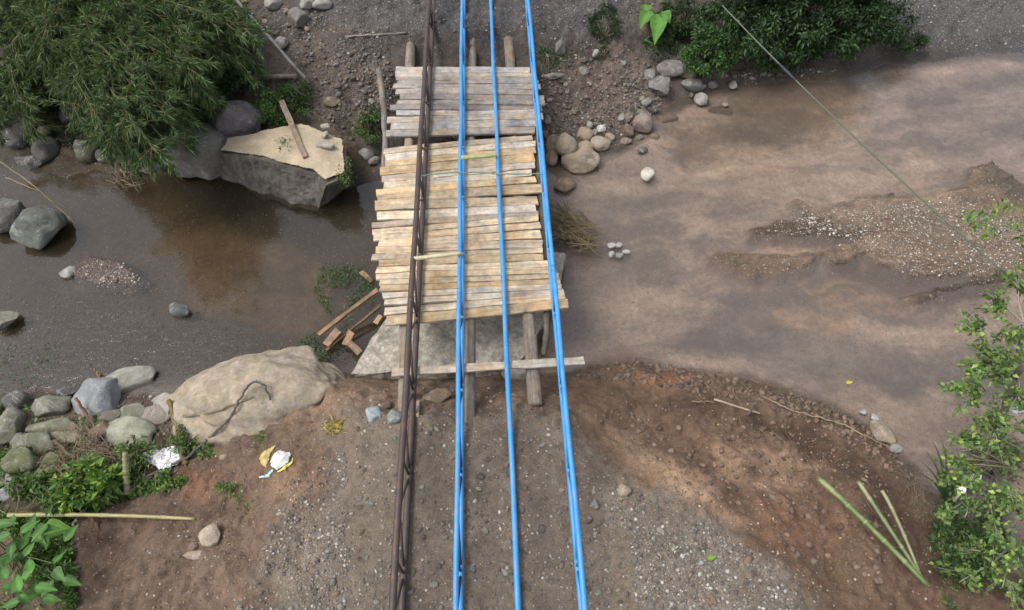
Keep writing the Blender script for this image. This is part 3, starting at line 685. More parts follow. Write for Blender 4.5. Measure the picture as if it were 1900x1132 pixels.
def gravel(name, label, regions, seed, pal=PEB, cl=.6):
    rs = np.random.RandomState(seed); Ps = []; Sz = []
    for poly, n, lo, hi in regions:
        q = inpoly(poly, int(n*2.2), rs)
        w = hit(q[:, 0], q[:, 1]); k = fbm(w[:, 0]*1.3, w[:, 1]*1.3, 4, seed)
        w = w[np.argsort(-k-rs.normal(0, cl, len(k)))[:n]]
        s = lo*(hi/lo)**(rs.uniform(0, 1, len(w))**2.6)
        w[:, 2] = gz(w[:, 0], w[:, 1])+s*.12; Ps.append(w); Sz.append(s)
    ps = np.vstack(Ps); sz = np.concatenate(Sz); cols = pal[rs.randint(0, len(pal), len(ps))]*rs.uniform(.55, 1.15, (len(ps), 1))
    V, Fc, cc = blend_shapes(ps, sz, cols, rs, 1)
    o = mk(name, V, Fc, STONE, cols=cc); return tag(o, label, 'gravel', kind='stuff')
PEB2 = PEB*.72
gravel('track_gravel', 'loose gravel scattered over the grey dirt track', [(TRACK[:11], 3000, .007, .034), ([(640, 770), (1040, 770), (1200, 930), (1500, 1140), (560, 1140), (620, 900)], 1200, .012, .045),
       ([(540, 880), (640, 820), (650, 1000), (640, 1140), (430, 1140), (500, 1000)], 1500, .008, .04), ([(1130, 900), (1240, 930), (1480, 1060), (1500, 1140), (1180, 1140), (1170, 1000)], 1700, .008, .042), ([(1230, 870), (1330, 900), (1340, 950), (1240, 930)], 90, .008, .022)], 11, PEB2, .75)
gravel('bank_pebbles', 'pebbles and clods on the brown slopes of the near bank', [([(1080, 740), (1400, 720), (1640, 820), (1760, 1000), (1750, 1140), (1450, 1140), (1200, 900)], 1100, .006, .03), ([(130, 900), (600, 780), (620, 1140), (100, 1140)], 1100, .006, .026), ([(640, 715), (1020, 715), (1040, 770), (640, 790)], 300, .008, .04)], 12, np.array([(.36, .32, .27), (.16, .1, .07), (.22, .14, .09), (.12, .08, .055), (.28, .2, .14), (.42, .38, .32)]))
gravel('shingle', 'pale pebbles covering the gravel bar in the river', [([(1470, 385), (1560, 390), (1780, 365), (1900, 420), (1960, 500), (1700, 520), (1560, 440), (1400, 445)], 4300, .008, .032), (BAR, 3000, .007, .022), ([(1465, 385), (1500, 400), (1540, 410), (1560, 440), (1500, 420)], 120, .02, .05)], 13, np.vstack([PEB, PEB[[0, 1, 5]], [(.60, .56, .50), (.13, .1, .08), (.24, .17, .12), (.2, .14, .1)]]), .8)
gravel('island_pebbles', 'pebbles heaped on the little island in the left stream', [(ISL, 700, .01, .035)], 14)
gravel('stream_bed_stones', 'small dark stones on the bed of the left stream', [([(-60, 540), (250, 560), (420, 600), (560, 640), (400, 700), (-60, 740)], 900, .02, .07), ([(60, 440), (380, 470), (400, 620), (60, 600)], 500, .015, .05)], 15, np.array([(.1, .085, .06), (.14, .12, .09), (.07, .06, .05), (.17, .13, .09)]))
gravel('far_bank_rubble', 'grey rubble and stones on the far road and slopes', [([(560, -40), (1300, -40), (1150, 50), (1000, 60), (760, 66), (560, 60)], 2600, .010, .04), ([(440, 0), (700, 40), (740, 200), (620, 240), (560, 120)], 1600, .012, .05), ([(1000, 60), (1200, 100), (1230, 200), (1120, 280), (1010, 250)], 1300, .012, .05),
       ([(1560, -40), (1960, -40), (1960, 90), (1640, 100)], 2200, .012, .045), ([(1320, 140), (1460, 120), (1560, 130), (1400, 158)], 240, .015, .05), ([(1010, 225), (1140, 215), (1140, 275), (1010, 300)], 260, .02, .06)], 16, PEB*.6)
gravel('shore_stones', 'stones among the boulders of the left near bank', [([(-40, 730), (340, 735), (340, 800), (-40, 900)], 700, .015, .06)], 17, PEB*.7)
# countable stones on the track
rs = np.random.RandomState(5)
proto = []
for k in range(6):
    V, Fc = rockmesh(900+k, 3, 6, .08); me_o = mk('stone', V*np.array([1, .8, .55]), Fc, ROCK, attrs={'moss': np.zeros(len(V))}, org=(0, 0, 0)); proto.append(me_o)
first = set()
def stones(poly, n, lo, hi, label, group):
    q = inpoly(poly, n, rs); w = hit(q[:, 0], q[:, 1])
    for i in range(n):
        k = rs.randint(6); s = lo*(hi/lo)**(rs.uniform()**1.7)
        o = proto[k] if k not in first else proto[k].copy()
        if k in first: COL.objects.link(o)
        first.add(k); o.location = (w[i, 0], w[i, 1], w[i, 2]+s*.2); o.scale = (s, s*rs.uniform(.7, 1), s*rs.uniform(.7, 1.1)); o.rotation_euler = (0, 0, rs.uniform(0, 6.28))
        c = [TAN, LG, GREY, PALE, BR][rs.randint(5)]; o.color = (*[x*rs.uniform(.85, 1.1) for x in c], 1); tag(o, label, 'stone', group)
stones([(650, 780), (1040, 775), (1110, 880), (1170, 1130), (620, 1130), (630, 900)], 120, .03, .07, 'rounded stone lying loose on the grey dirt track below the bridge head', 'stones on the dirt track')
stones([(1150, 930), (1260, 930), (1440, 1050), (1440, 1130), (1200, 1130)], 34, .03, .07, 'pale stone in the gravel verge at the right of the dirt track', 'stones on the right verge')
stones([(470, 960), (620, 900), (640, 1130), (430, 1130)], 24, .03, .06, 'pale stone in the gravel verge at the left of the dirt track', 'stones on the left verge')
stones([(1010, 90), (1190, 100), (1200, 190), (1100, 240), (1010, 230)], 26, .04, .11, 'grey stone stuck in the bare far slope right of the deck', 'stones on the far right slope')
stones([(560, 60), (700, 90), (720, 200), (630, 230), (560, 130)], 26, .04, .11, 'grey stone stuck in the bare far slope left of the deck', 'stones on the far left slope')
stones([(440, -10), (560, 0), (620, 60), (560, 100), (470, 40)], 16, .06, .15, 'bluish grey stone on the far road edge beside the leaning pole', 'stones on the far road edge')
stones([(1470, 390), (1560, 405), (1560, 440), (1490, 430)], 26, .03, .06, 'white stone piled on the upstream tip of the gravel bar', 'stones on the tip of the gravel bar')
stones([(1330, 140), (1470, 125), (1480, 145), (1350, 158)], 14, .04, .09, 'pale stone on the far shore beneath the dark bush', 'stones under the dark bush')

# ------------------------------------------------------------------ concrete
def roughen(me_o, amp, sc, seed=0):
    me = me_o.data
    bm = bmesh.new(); bm.from_mesh(me); bmesh.ops.triangulate(bm, faces=bm.faces[:])
    for k in range(4):
        L = [e for e in bm.edges if e.calc_length() > .16]
        if not L: break
        bmesh.ops.subdivide_edges(bm, edges=L, cuts=1); bmesh.ops.triangulate(bm, faces=[f for f in bm.faces if len(f.verts) > 3])
    bm.normal_update()
    for v in bm.verts:
        q = Vector(v.co)*sc+Vector((seed, 0, 0)); v.co += v.normal*mn.fractal(q, 1, 2, 5)*amp
    bm.to_mesh(me); bm.free(); me.update()
def prism(top, bot, name, mat, col, parent=None):
    n = len(top); V = np.vstack([top, bot]); Fc = [list(range(n))[::-1], [n+i for i in range(n)]]+[[i, (i+1) % n, n+(i+1) % n, n+i] for i in range(n)]
    o = mk(name, V, Fc, mat, parent, color=col, smooth=False)
    bm = bmesh.new(); bm.from_mesh(o.data); bmesh.ops.recalc_face_normals(bm, faces=bm.faces[:]); bm.to_mesh(o.data); bm.free(); return o
ZT = -.62
tp = [(406, 283), (490, 298), (583, 323), (604, 345), (648, 324), (640, 262), (560, 228), (420, 258)]
bt = [(412, 334), (492, 370), (570, 391), (590, 390), (650, 350), (642, 300), (560, 280), (430, 290)]
top = np.array([p1(u, v, ZT) for u, v in tp]); bot = np.array([p1(u, v, WL-.12) for u, v in bt])
root = empty('concrete_block', (*top.mean(0)[:2], WL), 'big tilted concrete block with a sandy top standing in the left stream', 'concrete block')
o = prism(top, bot, 'block_body', CONC, (.12, .108, .09), root); roughen(o, .09, 3.2)
# sandy cover: draped fan
tin = np.array([p1(u, v, ZT+.02) for u, v in [(412, 281), (490, 295), (582, 319), (604, 340), (643, 322), (636, 264), (560, 232), (424, 260)]])
def patch(poly, zf, name, mat, col, parent=None, step=.05, label=None, colf=None):
    mn_, mx = poly[:, :2].min(0), poly[:, :2].max(0); xs = np.arange(mn_[0], mx[0], step); ys = np.arange(mn_[1], mx[1], step); X, Y = np.meshgrid(xs, ys)
    d = sdist(X.ravel(), Y.ravel(), [tuple(p[:2]) for p in poly]).reshape(X.shape)+fbm(X*4, Y*4, 3, 8)*.05
    Z = zf(X, Y, d); id_ = np.arange(X.size).reshape(X.shape)
    keep = (d[:-1, :-1] > -.0) & (d[1:, 1:] > 0) & (d[1:, :-1] > 0) & (d[:-1, 1:] > 0)
    q = np.stack([id_[:-1, :-1], id_[:-1, 1:], id_[1:, 1:], id_[1:, :-1]], -1)[keep]
    used, inv = np.unique(q, return_inverse=True); V = np.stack([X.ravel(), Y.ravel(), Z.ravel()], 1)[used]
    cc = np.array(col)*(1+.35*fbm(V[:, 0]*3, V[:, 1]*3, 5, 4))[:, None]
    return mk(name, V, inv.reshape(-1, 4), mat, parent, cols=cc)
patch(tin, lambda X, Y, d: ZT+.085+.09*ss(d, 0, .5)+.07*fbm(X*1.5, Y*1.5, 5, 6)*ss(d, 0, .3), 'sand_cover', SAND, (.37, .30, .205), root, .02)
for u, v, w, h, l in ((603, 270, 30, 20, 'pale oval stone resting on the sandy block top'), (603, 250, 15, 12, 'small pale stone behind the oval stone on the sandy block'), (604, 234, 17, 11, 'grey stone, farthest of three in a row on the sandy block')):
    rock(u, v, w, h, l, (.36, .33, .28), zc=ZT+.2, sink=.2)
# fallen slab under the bridge
tp = [(652, 694, -1.12), (790, 690, -1.12), (950, 685, -1.15), (985, 640, -1.15), (1034, 535, -1.1), (1048, 470, -1.05), (1000, 466, -1.05), (715, 594, -1.05)]
top = np.array([p1(*q) for q in tp]); bot = top.copy(); bot[:, 2] -= .42; bot[:, :2] = bot[:, :2]*1.0
o = prism(top, bot, 'concrete_slab', CONC, (.42, .38, .32)); roughen(o, .075, 3.0, 9)
tag(o, 'pale broken concrete slab lying in the river under the plank deck', 'concrete slab')

# ------------------------------------------------------------------ bridge
root = empty('wooden_bridge', p1(870, 640, -.24), 'makeshift bridge of uneven loose planks on rough logs across the river', 'bridge')
def z1(x, y): return (680+x/4.353, 100+y/4.353)
def z2(x, y): return (680+x/3.902, 330+y/3.902)
PL = []
for xl, a, b, xr, c, d in [(235, 96, 148, 1320, 112, 152), (232, 150, 180, 1372, 155, 190), (238, 181, 205, 1380, 192, 215), (248, 206, 236, 1388, 217, 240), (215, 240, 276, 1405, 243, 285), (235, 278, 322, 1385, 287, 327), (270, 325, 365, 1435, 331, 374), (245, 366, 405, 1440, 376, 410), (188, 408, 450, 1418, 412, 452), (240, 453, 498, 1400, 454, 478),
                           (165, 503, 550, 1425, 481, 524), (195, 555, 602, 1370, 528, 592), (155, 613, 662, 1360, 597, 640), (140, 764, 806, 1340, 650, 694), (150, 810, 856, 1365, 700, 748), (150, 864, 912, 1365, 750, 794), (108, 930, 982, 1355, 812, 866), (125, 990, 1036, 1360, 870, 920), (140, 1038, 1086, 1334, 925, 984)]:
    PL.append((z1(xl, a), z1(xl, b), z1(xr, c), z1(xr, d)))
for xl, a, b, xr, c, d in [(68, 84, 126, 1226, -8, 32), (78, 148, 188, 1308, 56, 98), (60, 190, 232, 1240, 146, 190), (75, 256, 312, 1225, 198, 238), (38, 322, 366, 1245, 240, 272), (40, 370, 408, 1245, 275, 314), (50, 411, 450, 1260, 320, 370), (88, 452, 496, 1262, 376, 436), (65, 499, 546, 1275, 456, 500), (38, 549, 592, 1276, 502, 545), (90, 595, 642, 1280, 548, 592), (72, 645, 692, 1345, 594, 638),
                           (68, 695, 738, 1370, 641, 684), (95, 741, 780, 1390, 687, 722), (98, 782, 822, 1402, 725, 766), (114, 824, 870, 1412, 769, 802), (130, 874, 930, 1430, 805, 832), (130, 934, 992, 1437, 835, 876), (145, 1000, 1076, 1460, 880, 932)]:
    PL.append((z2(xl, a), z2(xl, b), z2(xr, c), z2(xr, d)))
rs = np.random.RandomState(3)
def board(name, A, B, w, th, mat, col, parent, roll=0.0, warp=.01, seed=0):
    """board from A to B (top-centre line), own local x along its length"""
    A = np.array(A, float); B = np.array(B, float); L = np.linalg.norm(B-A); r = np.random.RandomState(seed)
    n = 22; xs = np.linspace(-L/2, L/2, n); V = []; Fc = []
    ph = r.uniform(0, 9, 4); sk = r.uniform(-.03, .03, 2)
    for i, x in enumerate(xs):
        e = .006*math.sin(x*5+ph[0])+.004*math.sin(x*13+ph[1]); f = .006*math.sin(x*6+ph[2])+.004*math.sin(x*11+ph[3])
        zz = warp*math.sin(x*1.3+ph[1]); tw = roll*.1*x
        sx = sk[0] if i == 0 else sk[1] if i == n-1 else 0
        c = .006
        for yy, z_ in ((-w/2+e+c, -0.0), (w/2+f-c, 0.0), (w/2+f, -c), (w/2+f, -th), (-w/2+e, -th), (-w/2+e, -c)):
            V.append((x+sx*(yy/w), yy, z_+zz+tw*yy))
    for i in range(n-1):
        for j in range(6): k = (j+1) % 6; Fc.append([i*6+j, (i+1)*6+j, (i+1)*6+k, i*6+k])
    Fc.append(list(range(6))); Fc.append([(n-1)*6+j for j in range(6)][::-1])
    me = bpy.data.meshes.new(name); me.from_pydata(V, [], Fc)
    bm = bmesh.new(); bm.from_mesh(me); bmesh.ops.recalc_face_normals(bm, faces=bm.faces[:]); bm.to_mesh(me); bm.free()
    me.materials.append(mat)
    o = bpy.data.objects.new(name, me); COL.objects.link(o)
    X = Vector((B-A)/L); Yv = Vector((0, 0, 1)).cross(X).normalized(); Z = X.cross(Yv)
    mw = Matrix((X, Yv, Z)).transposed().to_4x4(); c = (A+B)/2
    off = np.array(parent.location) if parent else np.zeros(3)
    mw.translation = Vector(c-off); 
    if parent: o.parent = parent
    o.matrix_basis = mw; o.color = (*col, 1)
    return o
WC = [(.50, .40, .275), (.53, .43, .30), (.46, .38, .28), (.42, .36, .29), (.46, .355, .22), (.50, .43, .34), (.40, .30, .20)]
WG = [(.32, .285, .25), (.36, .33, .30), (.28, .25, .225), (.34, .30, .25)]
for i, (a, b, c, d) in enumerate(PL):
    zt = .006*(i % 2)+rs.uniform(0, .008)+(.012 if i == 12 else 0)
    A = (p1(*a, zt)+p1(*b, zt))/2; B = (p1(*c, zt)+p1(*d, zt))/2
    w = (np.linalg.norm(p1(*a, zt)-p1(*b, zt))+np.linalg.norm(p1(*c, zt)-p1(*d, zt)))/2*1.0
    if i > 0:
        pa, pb, pc, pd = PL[i-1]
        gap = (p1(*pb, zt)+p1(*pd, zt))/2-(p1(*a, zt)+p1(*c, zt))/2; g = gap[1]
        if g > .012 and g < .10: w += g-.009; A[1] += (g-.009)/2; B[1] += (g-.009)/2
        elif g < .009: w -= (.009-g); A[1] -= (.009-g)/2; B[1] -= (.009-g)/2
    cset = WG if i < 13 else WC
    col = np.array(cset[rs.randint(len(cset))])*rs.uniform(.88, 1.22)
    pl = board('plank', A, B, w, .045, WOOD, col, root, rs.uniform(-.6, .6), .014, i)
def log(name, pts, rad, col, parent=None, mat=None, seg=12, jitter=.015, taper=.85, label=None, cat=None, group=None, n=14, knots=False):
    """log through pts; local x axis along it"""
    pts = np.array(pts, float); A, B = pts[0], pts[-1]; L = np.linalg.norm(B-A)
    t = np.linspace(0, 1, len(pts)); tt = np.linspace(0, 1, n); q = np.stack([np.interp(tt, t, pts[:, k]) for k in range(3)], 1)
    if len(pts) > 2:
        for _ in range(2): q[1:-1] = (q[:-2]+2*q[1:-1]+q[2:])/4
    r = np.random.RandomState(int(abs(A[0]*977+A[1]*313)) % 99991)
    q[1:-1] += r.normal(0, jitter, (n-2, 3))*.6
    X = Vector((B-A)/L); Yv = (Vector((0, 0, 1)).cross(X) if abs(X.z) < .95 else Vector((1, 0, 0)).cross(X)).normalized(); Z = X.cross(Yv)
    R3 = np.array([X, Yv, Z]); loc = (q-A)@R3.T
    rad_ = rad*np.linspace(1, taper, n)*(1+r.normal(0, .05, n))
    mb = MB(); mb.tube(loc, rad_, seg)
    me = bpy.data.meshes.new(name); me.from_pydata([tuple(v) for v in mb.V[0]], [], mb.F); me.materials.append(mat or LOG)
    me.polygons.foreach_set('use_smooth', np.ones(len(me.polygons), bool))
    o = bpy.data.objects.new(name, me); COL.objects.link(o)
    mw = Matrix((X, Yv, Z)).transposed().to_4x4(); off = np.array(parent.location) if parent else np.zeros(3); mw.translation = Vector(A-off)
    if parent: o.parent = parent
    o.matrix_basis = mw; o.color = (*col, 1); tag(o, label, cat, group); return o
LZ = -.045
log('log_beam', [p1(762, 84, LZ-.12), p1(748, 775, LZ-.12)], .11, (.27, .225, .175), root)
log('log_beam', [p1(877, 62, LZ-.11), p1(872, 800, LZ-.12)], .105, (.23, .20, .165), root)
log('log_beam', [p1(943, 74, LZ-.12), p1(993, 752, LZ-.12)], .115, (.31, .255, .195), root, taper=1.05)
log('log_beam', [p1(985, 130, LZ-.10), p1(1018, 590, LZ-.10), p1(1008, 660, -.3)], .06, (.13, .11, .08), root)
# ------------------------------------------------------------------ loose boards and logs
def gboard(px, w, th, col, label, cat='board', name='loose_board', lift=.04, zs=None, group=None):
    (u1, v1), (u2, v2) = px
    A = hit1(u1, v1, lift) if zs is None else p1(u1, v1, zs[0]); B = hit1(u2, v2, lift) if zs is None else p1(u2, v2, zs[1])
    return tag(board(name, A, B, w, th, WOOD, col, None, .2, .006, int(u1)), label, cat, group)
gboard([(727, 691), (1084, 668)], .15, .035, (.47, .40, .32), 'single loose plank lying across the logs below the deck', 'plank', 'loose_plank', zs=(.035, .035))
gboard([(522, 186), (566, 290)], .13, .05, (.25, .20, .155), 'weathered board lying from the green bank onto the sandy block', zs=(-.40, -.44))
gboard([(590, 620), (700, 537)], .09, .04, (.26, .175, .105), 'orange-brown splintered board leaning out of the stream beside the deck', zs=(-1.2, -.85))
gboard([(604, 650), (706, 566)], .05, .04, (.14, .10, .07), 'dark narrow board below the orange splintered one', zs=(-1.3, -1.1))
gboard([(604, 640), (628, 612)], .17, .05, (.27, .19, .14), 'short brown offcut with a bolt in the weeds, left of two', zs=(-1.25, -1.15))
gboard([(640, 640), (652, 615)], .15, .05, (.30, .20, .14), 'short brown offcut with bolts in the weeds, right of two', zs=(-1.25, -1.1))
gboard([(648, 635), (668, 655)], .12, .05, (.24, .18, .13), 'pale brown offcut nearest the concrete slab', zs=(-1.15, -1.2))
gboard([(670, 503), (690, 522)], .09, .06, (.28, .18, .10), 'small brown block of wood floating left of the deck', zs=(-1.32, -1.36))
gboard([(706, 585), (696, 600)], .10, .04, (.36, .24, .14), 'orange chip of wood against the deck corner', zs=(-1.1, -1.2))
gboard([(775, 744), (775, 770)], .05, .04, (.42, .34, .24), 'small pale wooden peg beside the rusty girder', 'peg', lift=.05)
log('log', [p1(703, 130, -.12), p1(712, 190, -.12), p1(716, 262, -.14), p1(712, 335, -.45)], .075, (.20, .18, .16), label='grey log lying along the left edge of the deck', cat='log')
log('log', [hit1(458, 143, .12), hit1(552, 142, .12)], .07, (.24, .20, .17), label='short grey log on the dark bank left of the far slope', cat='log')
log('stick', [hit1(500, 176, .2), hit1(575, 194, .16)], .03, (.13, .10, .08), label='dark stick lying behind the board on the green bank', cat='stick')
log('leaning_pole', [p1(428, -12, .9), p1(575, 155, -.3)], .04, (.24, .25, .24), label='long grey pole leaning down the far bank over the bamboo side', cat='pole', jitter=.006)
log('pole', [hit1(640, 68, .04), hit1(755, 61, .04)], .025, (.22, .21, .2), label='thin grey pole lying on the far slope left of the girders', cat='pole')
log('stick', [hit1(1325, 741, .05), hit1(1410, 767, .08)], .022, (.48, .38, .30), label='pale peeled stick lying on the red soil slope', cat='stick', jitter=.005)
log('stake', [hit1(1387, 770, 0), hit1(1387, 770, 0)+np.array([.05, .02, .62])], .025, (.19, .18, .15), label='short grey stake upright in the soil behind the pale stick', cat='stake')
log('stick', [hit1(1285, 745, .04), hit1(1325, 746, .04)], .012, (.3, .24, .18), label='thin short stick left of the pale peeled stick', cat='stick')
log('dry_vine', [hit1(1415, 735, .03), hit1(1480, 765, .05), hit1(1560, 785, .05), hit1(1655, 832, .04)], .012, (.30, .25, .16), label='long dry vine trailing along the right shoreline', cat='vine', n=30)
log('branch', [hit1(345, 862, .02), hit1(330, 800, .25), hit1(312, 742, .55)], .05, (.20, .17, .08), label='mossy orange-green branch leaning up behind the white sack', cat='branch', n=14, taper=.8)
log('stick', [hit1(172, 787, .05), hit1(140, 738, .45)], .03, (.25, .13, .07), label='red-brown stick standing in front of the streaked boulder', cat='stick')
log('stick', [hit1(186, 700, .1), hit1(176, 684, .2)], .02, (.35, .22, .1), label='small orange stick in the water above the streaked boulder', cat='stick')
log('stick', [hit1(110, 912, .08), hit1(168, 848, .16)], .03, (.30, .22, .12), label='yellow-brown stick in the plants on the left bank', cat='stick')
log('stick', [hit1(150, 952, .1), hit1(182, 915, .14)], .022, (.45, .42, .38), label='bleached stick crossing above the long bamboo pole', cat='stick')
log('stick', [hit1(134, 975, .1), hit1(146, 955, .1)], .018, (.4, .38, .34), label='short bleached stick just below the long bamboo pole', cat='stick')
log('stake', [hit1(196, 998, -.05), hit1(164, 955, .2)], .035, (.15, .095, .065), label='dark wet stake in the soil below the long bamboo pole', cat='stake')
log('stick', [hit1(428, 815, .05), hit1(472, 832, .04)], .014, (.17, .12, .09), label='dark twig on the soil right of the root', cat='stick')
log('stick', [hit1(100, 818, .3), hit1(140, 850, .2)], .03, (.12, .09, .06), label='dark stub of wood between the mossy rocks', cat='stick')
log('stick', [hit1(330, 995, .02), hit1(348, 997, .02)], .012, (.5, .46, .4), label='short white twig left of the pale beige stone', cat='stick')
log('stick', [hit1(520, 950, .02), hit1(538, 962, .02)], .014, (.45, .36, .27), label='short tan twig on the left verge gravel', cat='stick')
for a, b, l in (((0, 300), (140, 415), 'dry yellow reed stalk bending over the left boulder, upper one'), ((10, 330), (128, 390), 'dry yellow reed stalk bending over the left boulder, lower one')):
    log('reed_stalk', [p1(*a, -.5), p1((a[0]+b[0])/2, (a[1]+b[1])/2-8, -.75), p1(*b, -1.3)], .012, (.33, .27, .15), label=l, cat='reed', n=14, seg=6, taper=.5)

# root and branch that hug the huge boulder
from mathutils.bvhtree import BVHTree
def bvh_of(ob):
    return BVHTree.FromPolygons([tuple(np.array(v.co)+np.array(ob.location)) for v in ob.data.vertices], [tuple(p.vertices) for p in ob.data.polygons])
BV = [bvh_of(BIG), bvh_of(BIG2)]
def surf(u, v, lift):
    g = hit1(u, v, lift); o_ = Vector((0, 0, H)); d_ = Vector(p1(u, v, -2.))-o_; best = (Vector(g)-o_).length; out = g
    for b in BV:
        h = b.ray_cast(o_, d_.normalized())
        if h[0] is not None and h[3] < best: best = h[3]; out = np.array(h[0])+np.array([0, 0, lift])
    return out
log('root', [surf(u, v, l) for u, v, l in ((250, 893, .06), (300, 872, .06), (345, 850, .08), (375, 826, .08), (400, 806, .07), (420, 790, .07), (435, 768, .07), (448, 745, .08), (460, 728, .12), (475, 717, .16), (488, 717, .16), (498, 726, .12), (503, 745, .05))], .028, (.15, .125, .11), label='long dark root curling up over the huge tan boulder', cat='root', n=48, seg=8, taper=.6)
log('branch', [surf(u, v, .04) for u, v in ((342, 774), (365, 772), (390, 768), (415, 761), (440, 751), (470, 738))], .024, (.2, .18, .15), label='grey branch across the foot of the huge tan boulder', cat='branch', n=20, taper=.5)
# bamboo poles
def bamboo(px, rad, col, label, zs=None, lift=.06, seglen=.32, extra=None, name='bamboo_pole', group=None, top=True, nodes_c=(.34, .32, .22)):
    pts = [hit1(u, v, lift if k == 0 else lift) if zs is None else p1(u, v, zs[k]) for k, (u, v) in enumerate(px)]
    A, B = np.array(pts[0]), np.array(pts[-1]); L = np.linalg.norm(B-A); n = max(2, int(L/seglen)); X = (B-A)/L
    root = empty(name, A, label, 'bamboo pole', group)
    mb = MB(); q = []; rr = []
    mid = np.array(pts[1]) if len(pts) > 2 else None
    def at(t):
        if mid is None: return A+(B-A)*t
        c = 2*mid-(A+B)/2; return (1-t)**2*A+2*t*(1-t)*c+t*t*B
    for i in range(n*6+1):
        t = i/(n*6); k = i % 6
        q.append(at(t)); rr.append(rad*(1-.25*t)*(1.16 if k == 0 and 0 < i < n*6 else 1.0 if k not in (1, 5) else .985))
    mb.tube(q, rr, 12, cap=True); mb.build('culm', BAMB, root, color=col)
    for i in range(1, n):
        t = i/n; c = at(t); e = X*.004; nb = MB(); nb.tube([c-e, c+e], rad*(1-.25*t)*1.17, 12); nb.build('node_ring', BAMB, root, color=nodes_c)
    return root
GB = (.10, .15, .04); YB = (.26, .24, .10)
bamboo([(1518, 887), (1605, 968), (1720, 1085)], .045, GB, 'thickest fresh green bamboo pole, left of three at the lower right', zs=(-.25, -.28, -.35))
bamboo([(1592, 893), (1640, 965), (1712, 1075)], .034, (.12, .16, .07), 'middle grey-green bamboo pole of three at the lower right', zs=(-.2, -.3, -.5))
bamboo([(1636, 910), (1665, 965), (1708, 1068)], .028, (.2, .21, .11), 'thinnest pale bamboo pole, right of three at the lower right', zs=(-.15, -.3, -.55))
bamboo([(15, 956), (190, 956), (362, 963)], .035, YB, 'long yellow-green bamboo pole lying flat at the lower left', zs=(-.55, -.6, -.52), seglen=.5)
bamboo([(236, 915), (232, 840)], .055, (.20, .20, .09), 'short ringed bamboo stump standing in the weeds left of the white sack', zs=(-.85, -.3), seglen=.1)
# bamboo spacers and rope on the girders
ZTOP = .72; ZBOT = .10; TR = .037
bamboo([(856, 293), (922, 288)], .048, (.27, .31, .13), 'green bamboo spacer lying across the two middle blue girders', zs=(ZTOP+.10, ZTOP+.10), seglen=.2, name='bamboo_spacer')
bamboo([(768, 480), (856, 470)], .040, (.44, .40, .24), 'pale peeled bamboo spacer between the rusty girder and first blue girder', zs=(ZTOP+.09, ZTOP+.09), seglen=.3, name='bamboo_spacer')
rp = [(770, 327), (786, 326), (800, 324), (852, 319), (858, 321), (880, 319), (911, 321), (916, 323), (960, 323), (1000, 322), (1006, 323)]
o = log('green_rope', [p1(u, v, ZTOP+(.07 if k in (0, 1, 3, 4, 6, 7, 9, 10) else .03)) for k, (u, v) in enumerate(rp)], .012, (.14, .24, .17), mat=ROPE, label='thin green rope tied across all four girders', cat='rope', n=44, seg=6, jitter=.002, taper=1)

# ------------------------------------------------------------------ girders
def girder(pt, pb, mat, web, label, k):
    TR = .05 if k == 0 else .037; ZTOP = .80 if k == 0 else .72
    A = p1(*pt, ZTOP); B = p1(*pb, ZTOP); d = (A-B)/(A[1]-B[1])
    f = lambda y, z_: np.array([B[0]+d[0]*(y-B[1]), y, z_])
    y0, y1 = -2.5, 21.0
    root = empty('steel_girder', f(y0, ZBOT-TR), label, 'girder', 'lattice girders laid side by side over the plank bridge')
    t = MB(); ys = np.linspace(y0, y1, 60); t.tube([f(y, ZTOP)+np.array([.006*math.sin(y*1.7+k), 0, 0]) for y in ys], TR, 18); t.build('top_chord', mat, root)
    t = MB(); t.tube([f(y, ZBOT) for y in ys], TR*1.05, 14); t.build('bottom_chord', mat, root)
    for y in np.arange(.6+.2*k, 20, 5.9):
        c = MB(); c.tube([f(y-.05, ZTOP), f(y+.05, ZTOP)], TR*1.07, 18); c.build('weld_collar', mat, root)
    y = -1.9; step = 1.42; i = 0
    while y < 20.5:
        wm = web(y)
        c = MB(); c.tube([f(y, ZBOT), f(y, ZTOP-.02)], .022, 8); c.build('upright', wm, root)
        c = MB(); c.tube([f(y+.05, ZBOT), f(y+step/2, ZTOP-.03)], .02, 8); c.build('diagonal', wm, root)
        c = MB(); c.tube([f(y+step/2, ZTOP-.03), f(y+step-.05, ZBOT)], .02, 8); c.build('diagonal', wm, root)
        y += step
    return root
girder((796, 0), (733, 1050), RUST, lambda y: RUST, 'rust-brown unpainted lattice girder, leftmost over the plank bridge', 0)
girder((857, 0), (847, 1050), PAINT, lambda y: RUST if y < 6.0 else PAINT, 'blue lattice girder with rusty lacing at its near end, second from left', 1)
girder((910, 0), (958, 1050), PAINT, lambda y: PAINT, 'blue lattice girder, third from left, straight over the deck centre right', 2)
girder((980, 0), (1078, 1050), PAINT, lambda y: PAINT, 'blue lattice girder, rightmost, running along the right deck edge', 3)

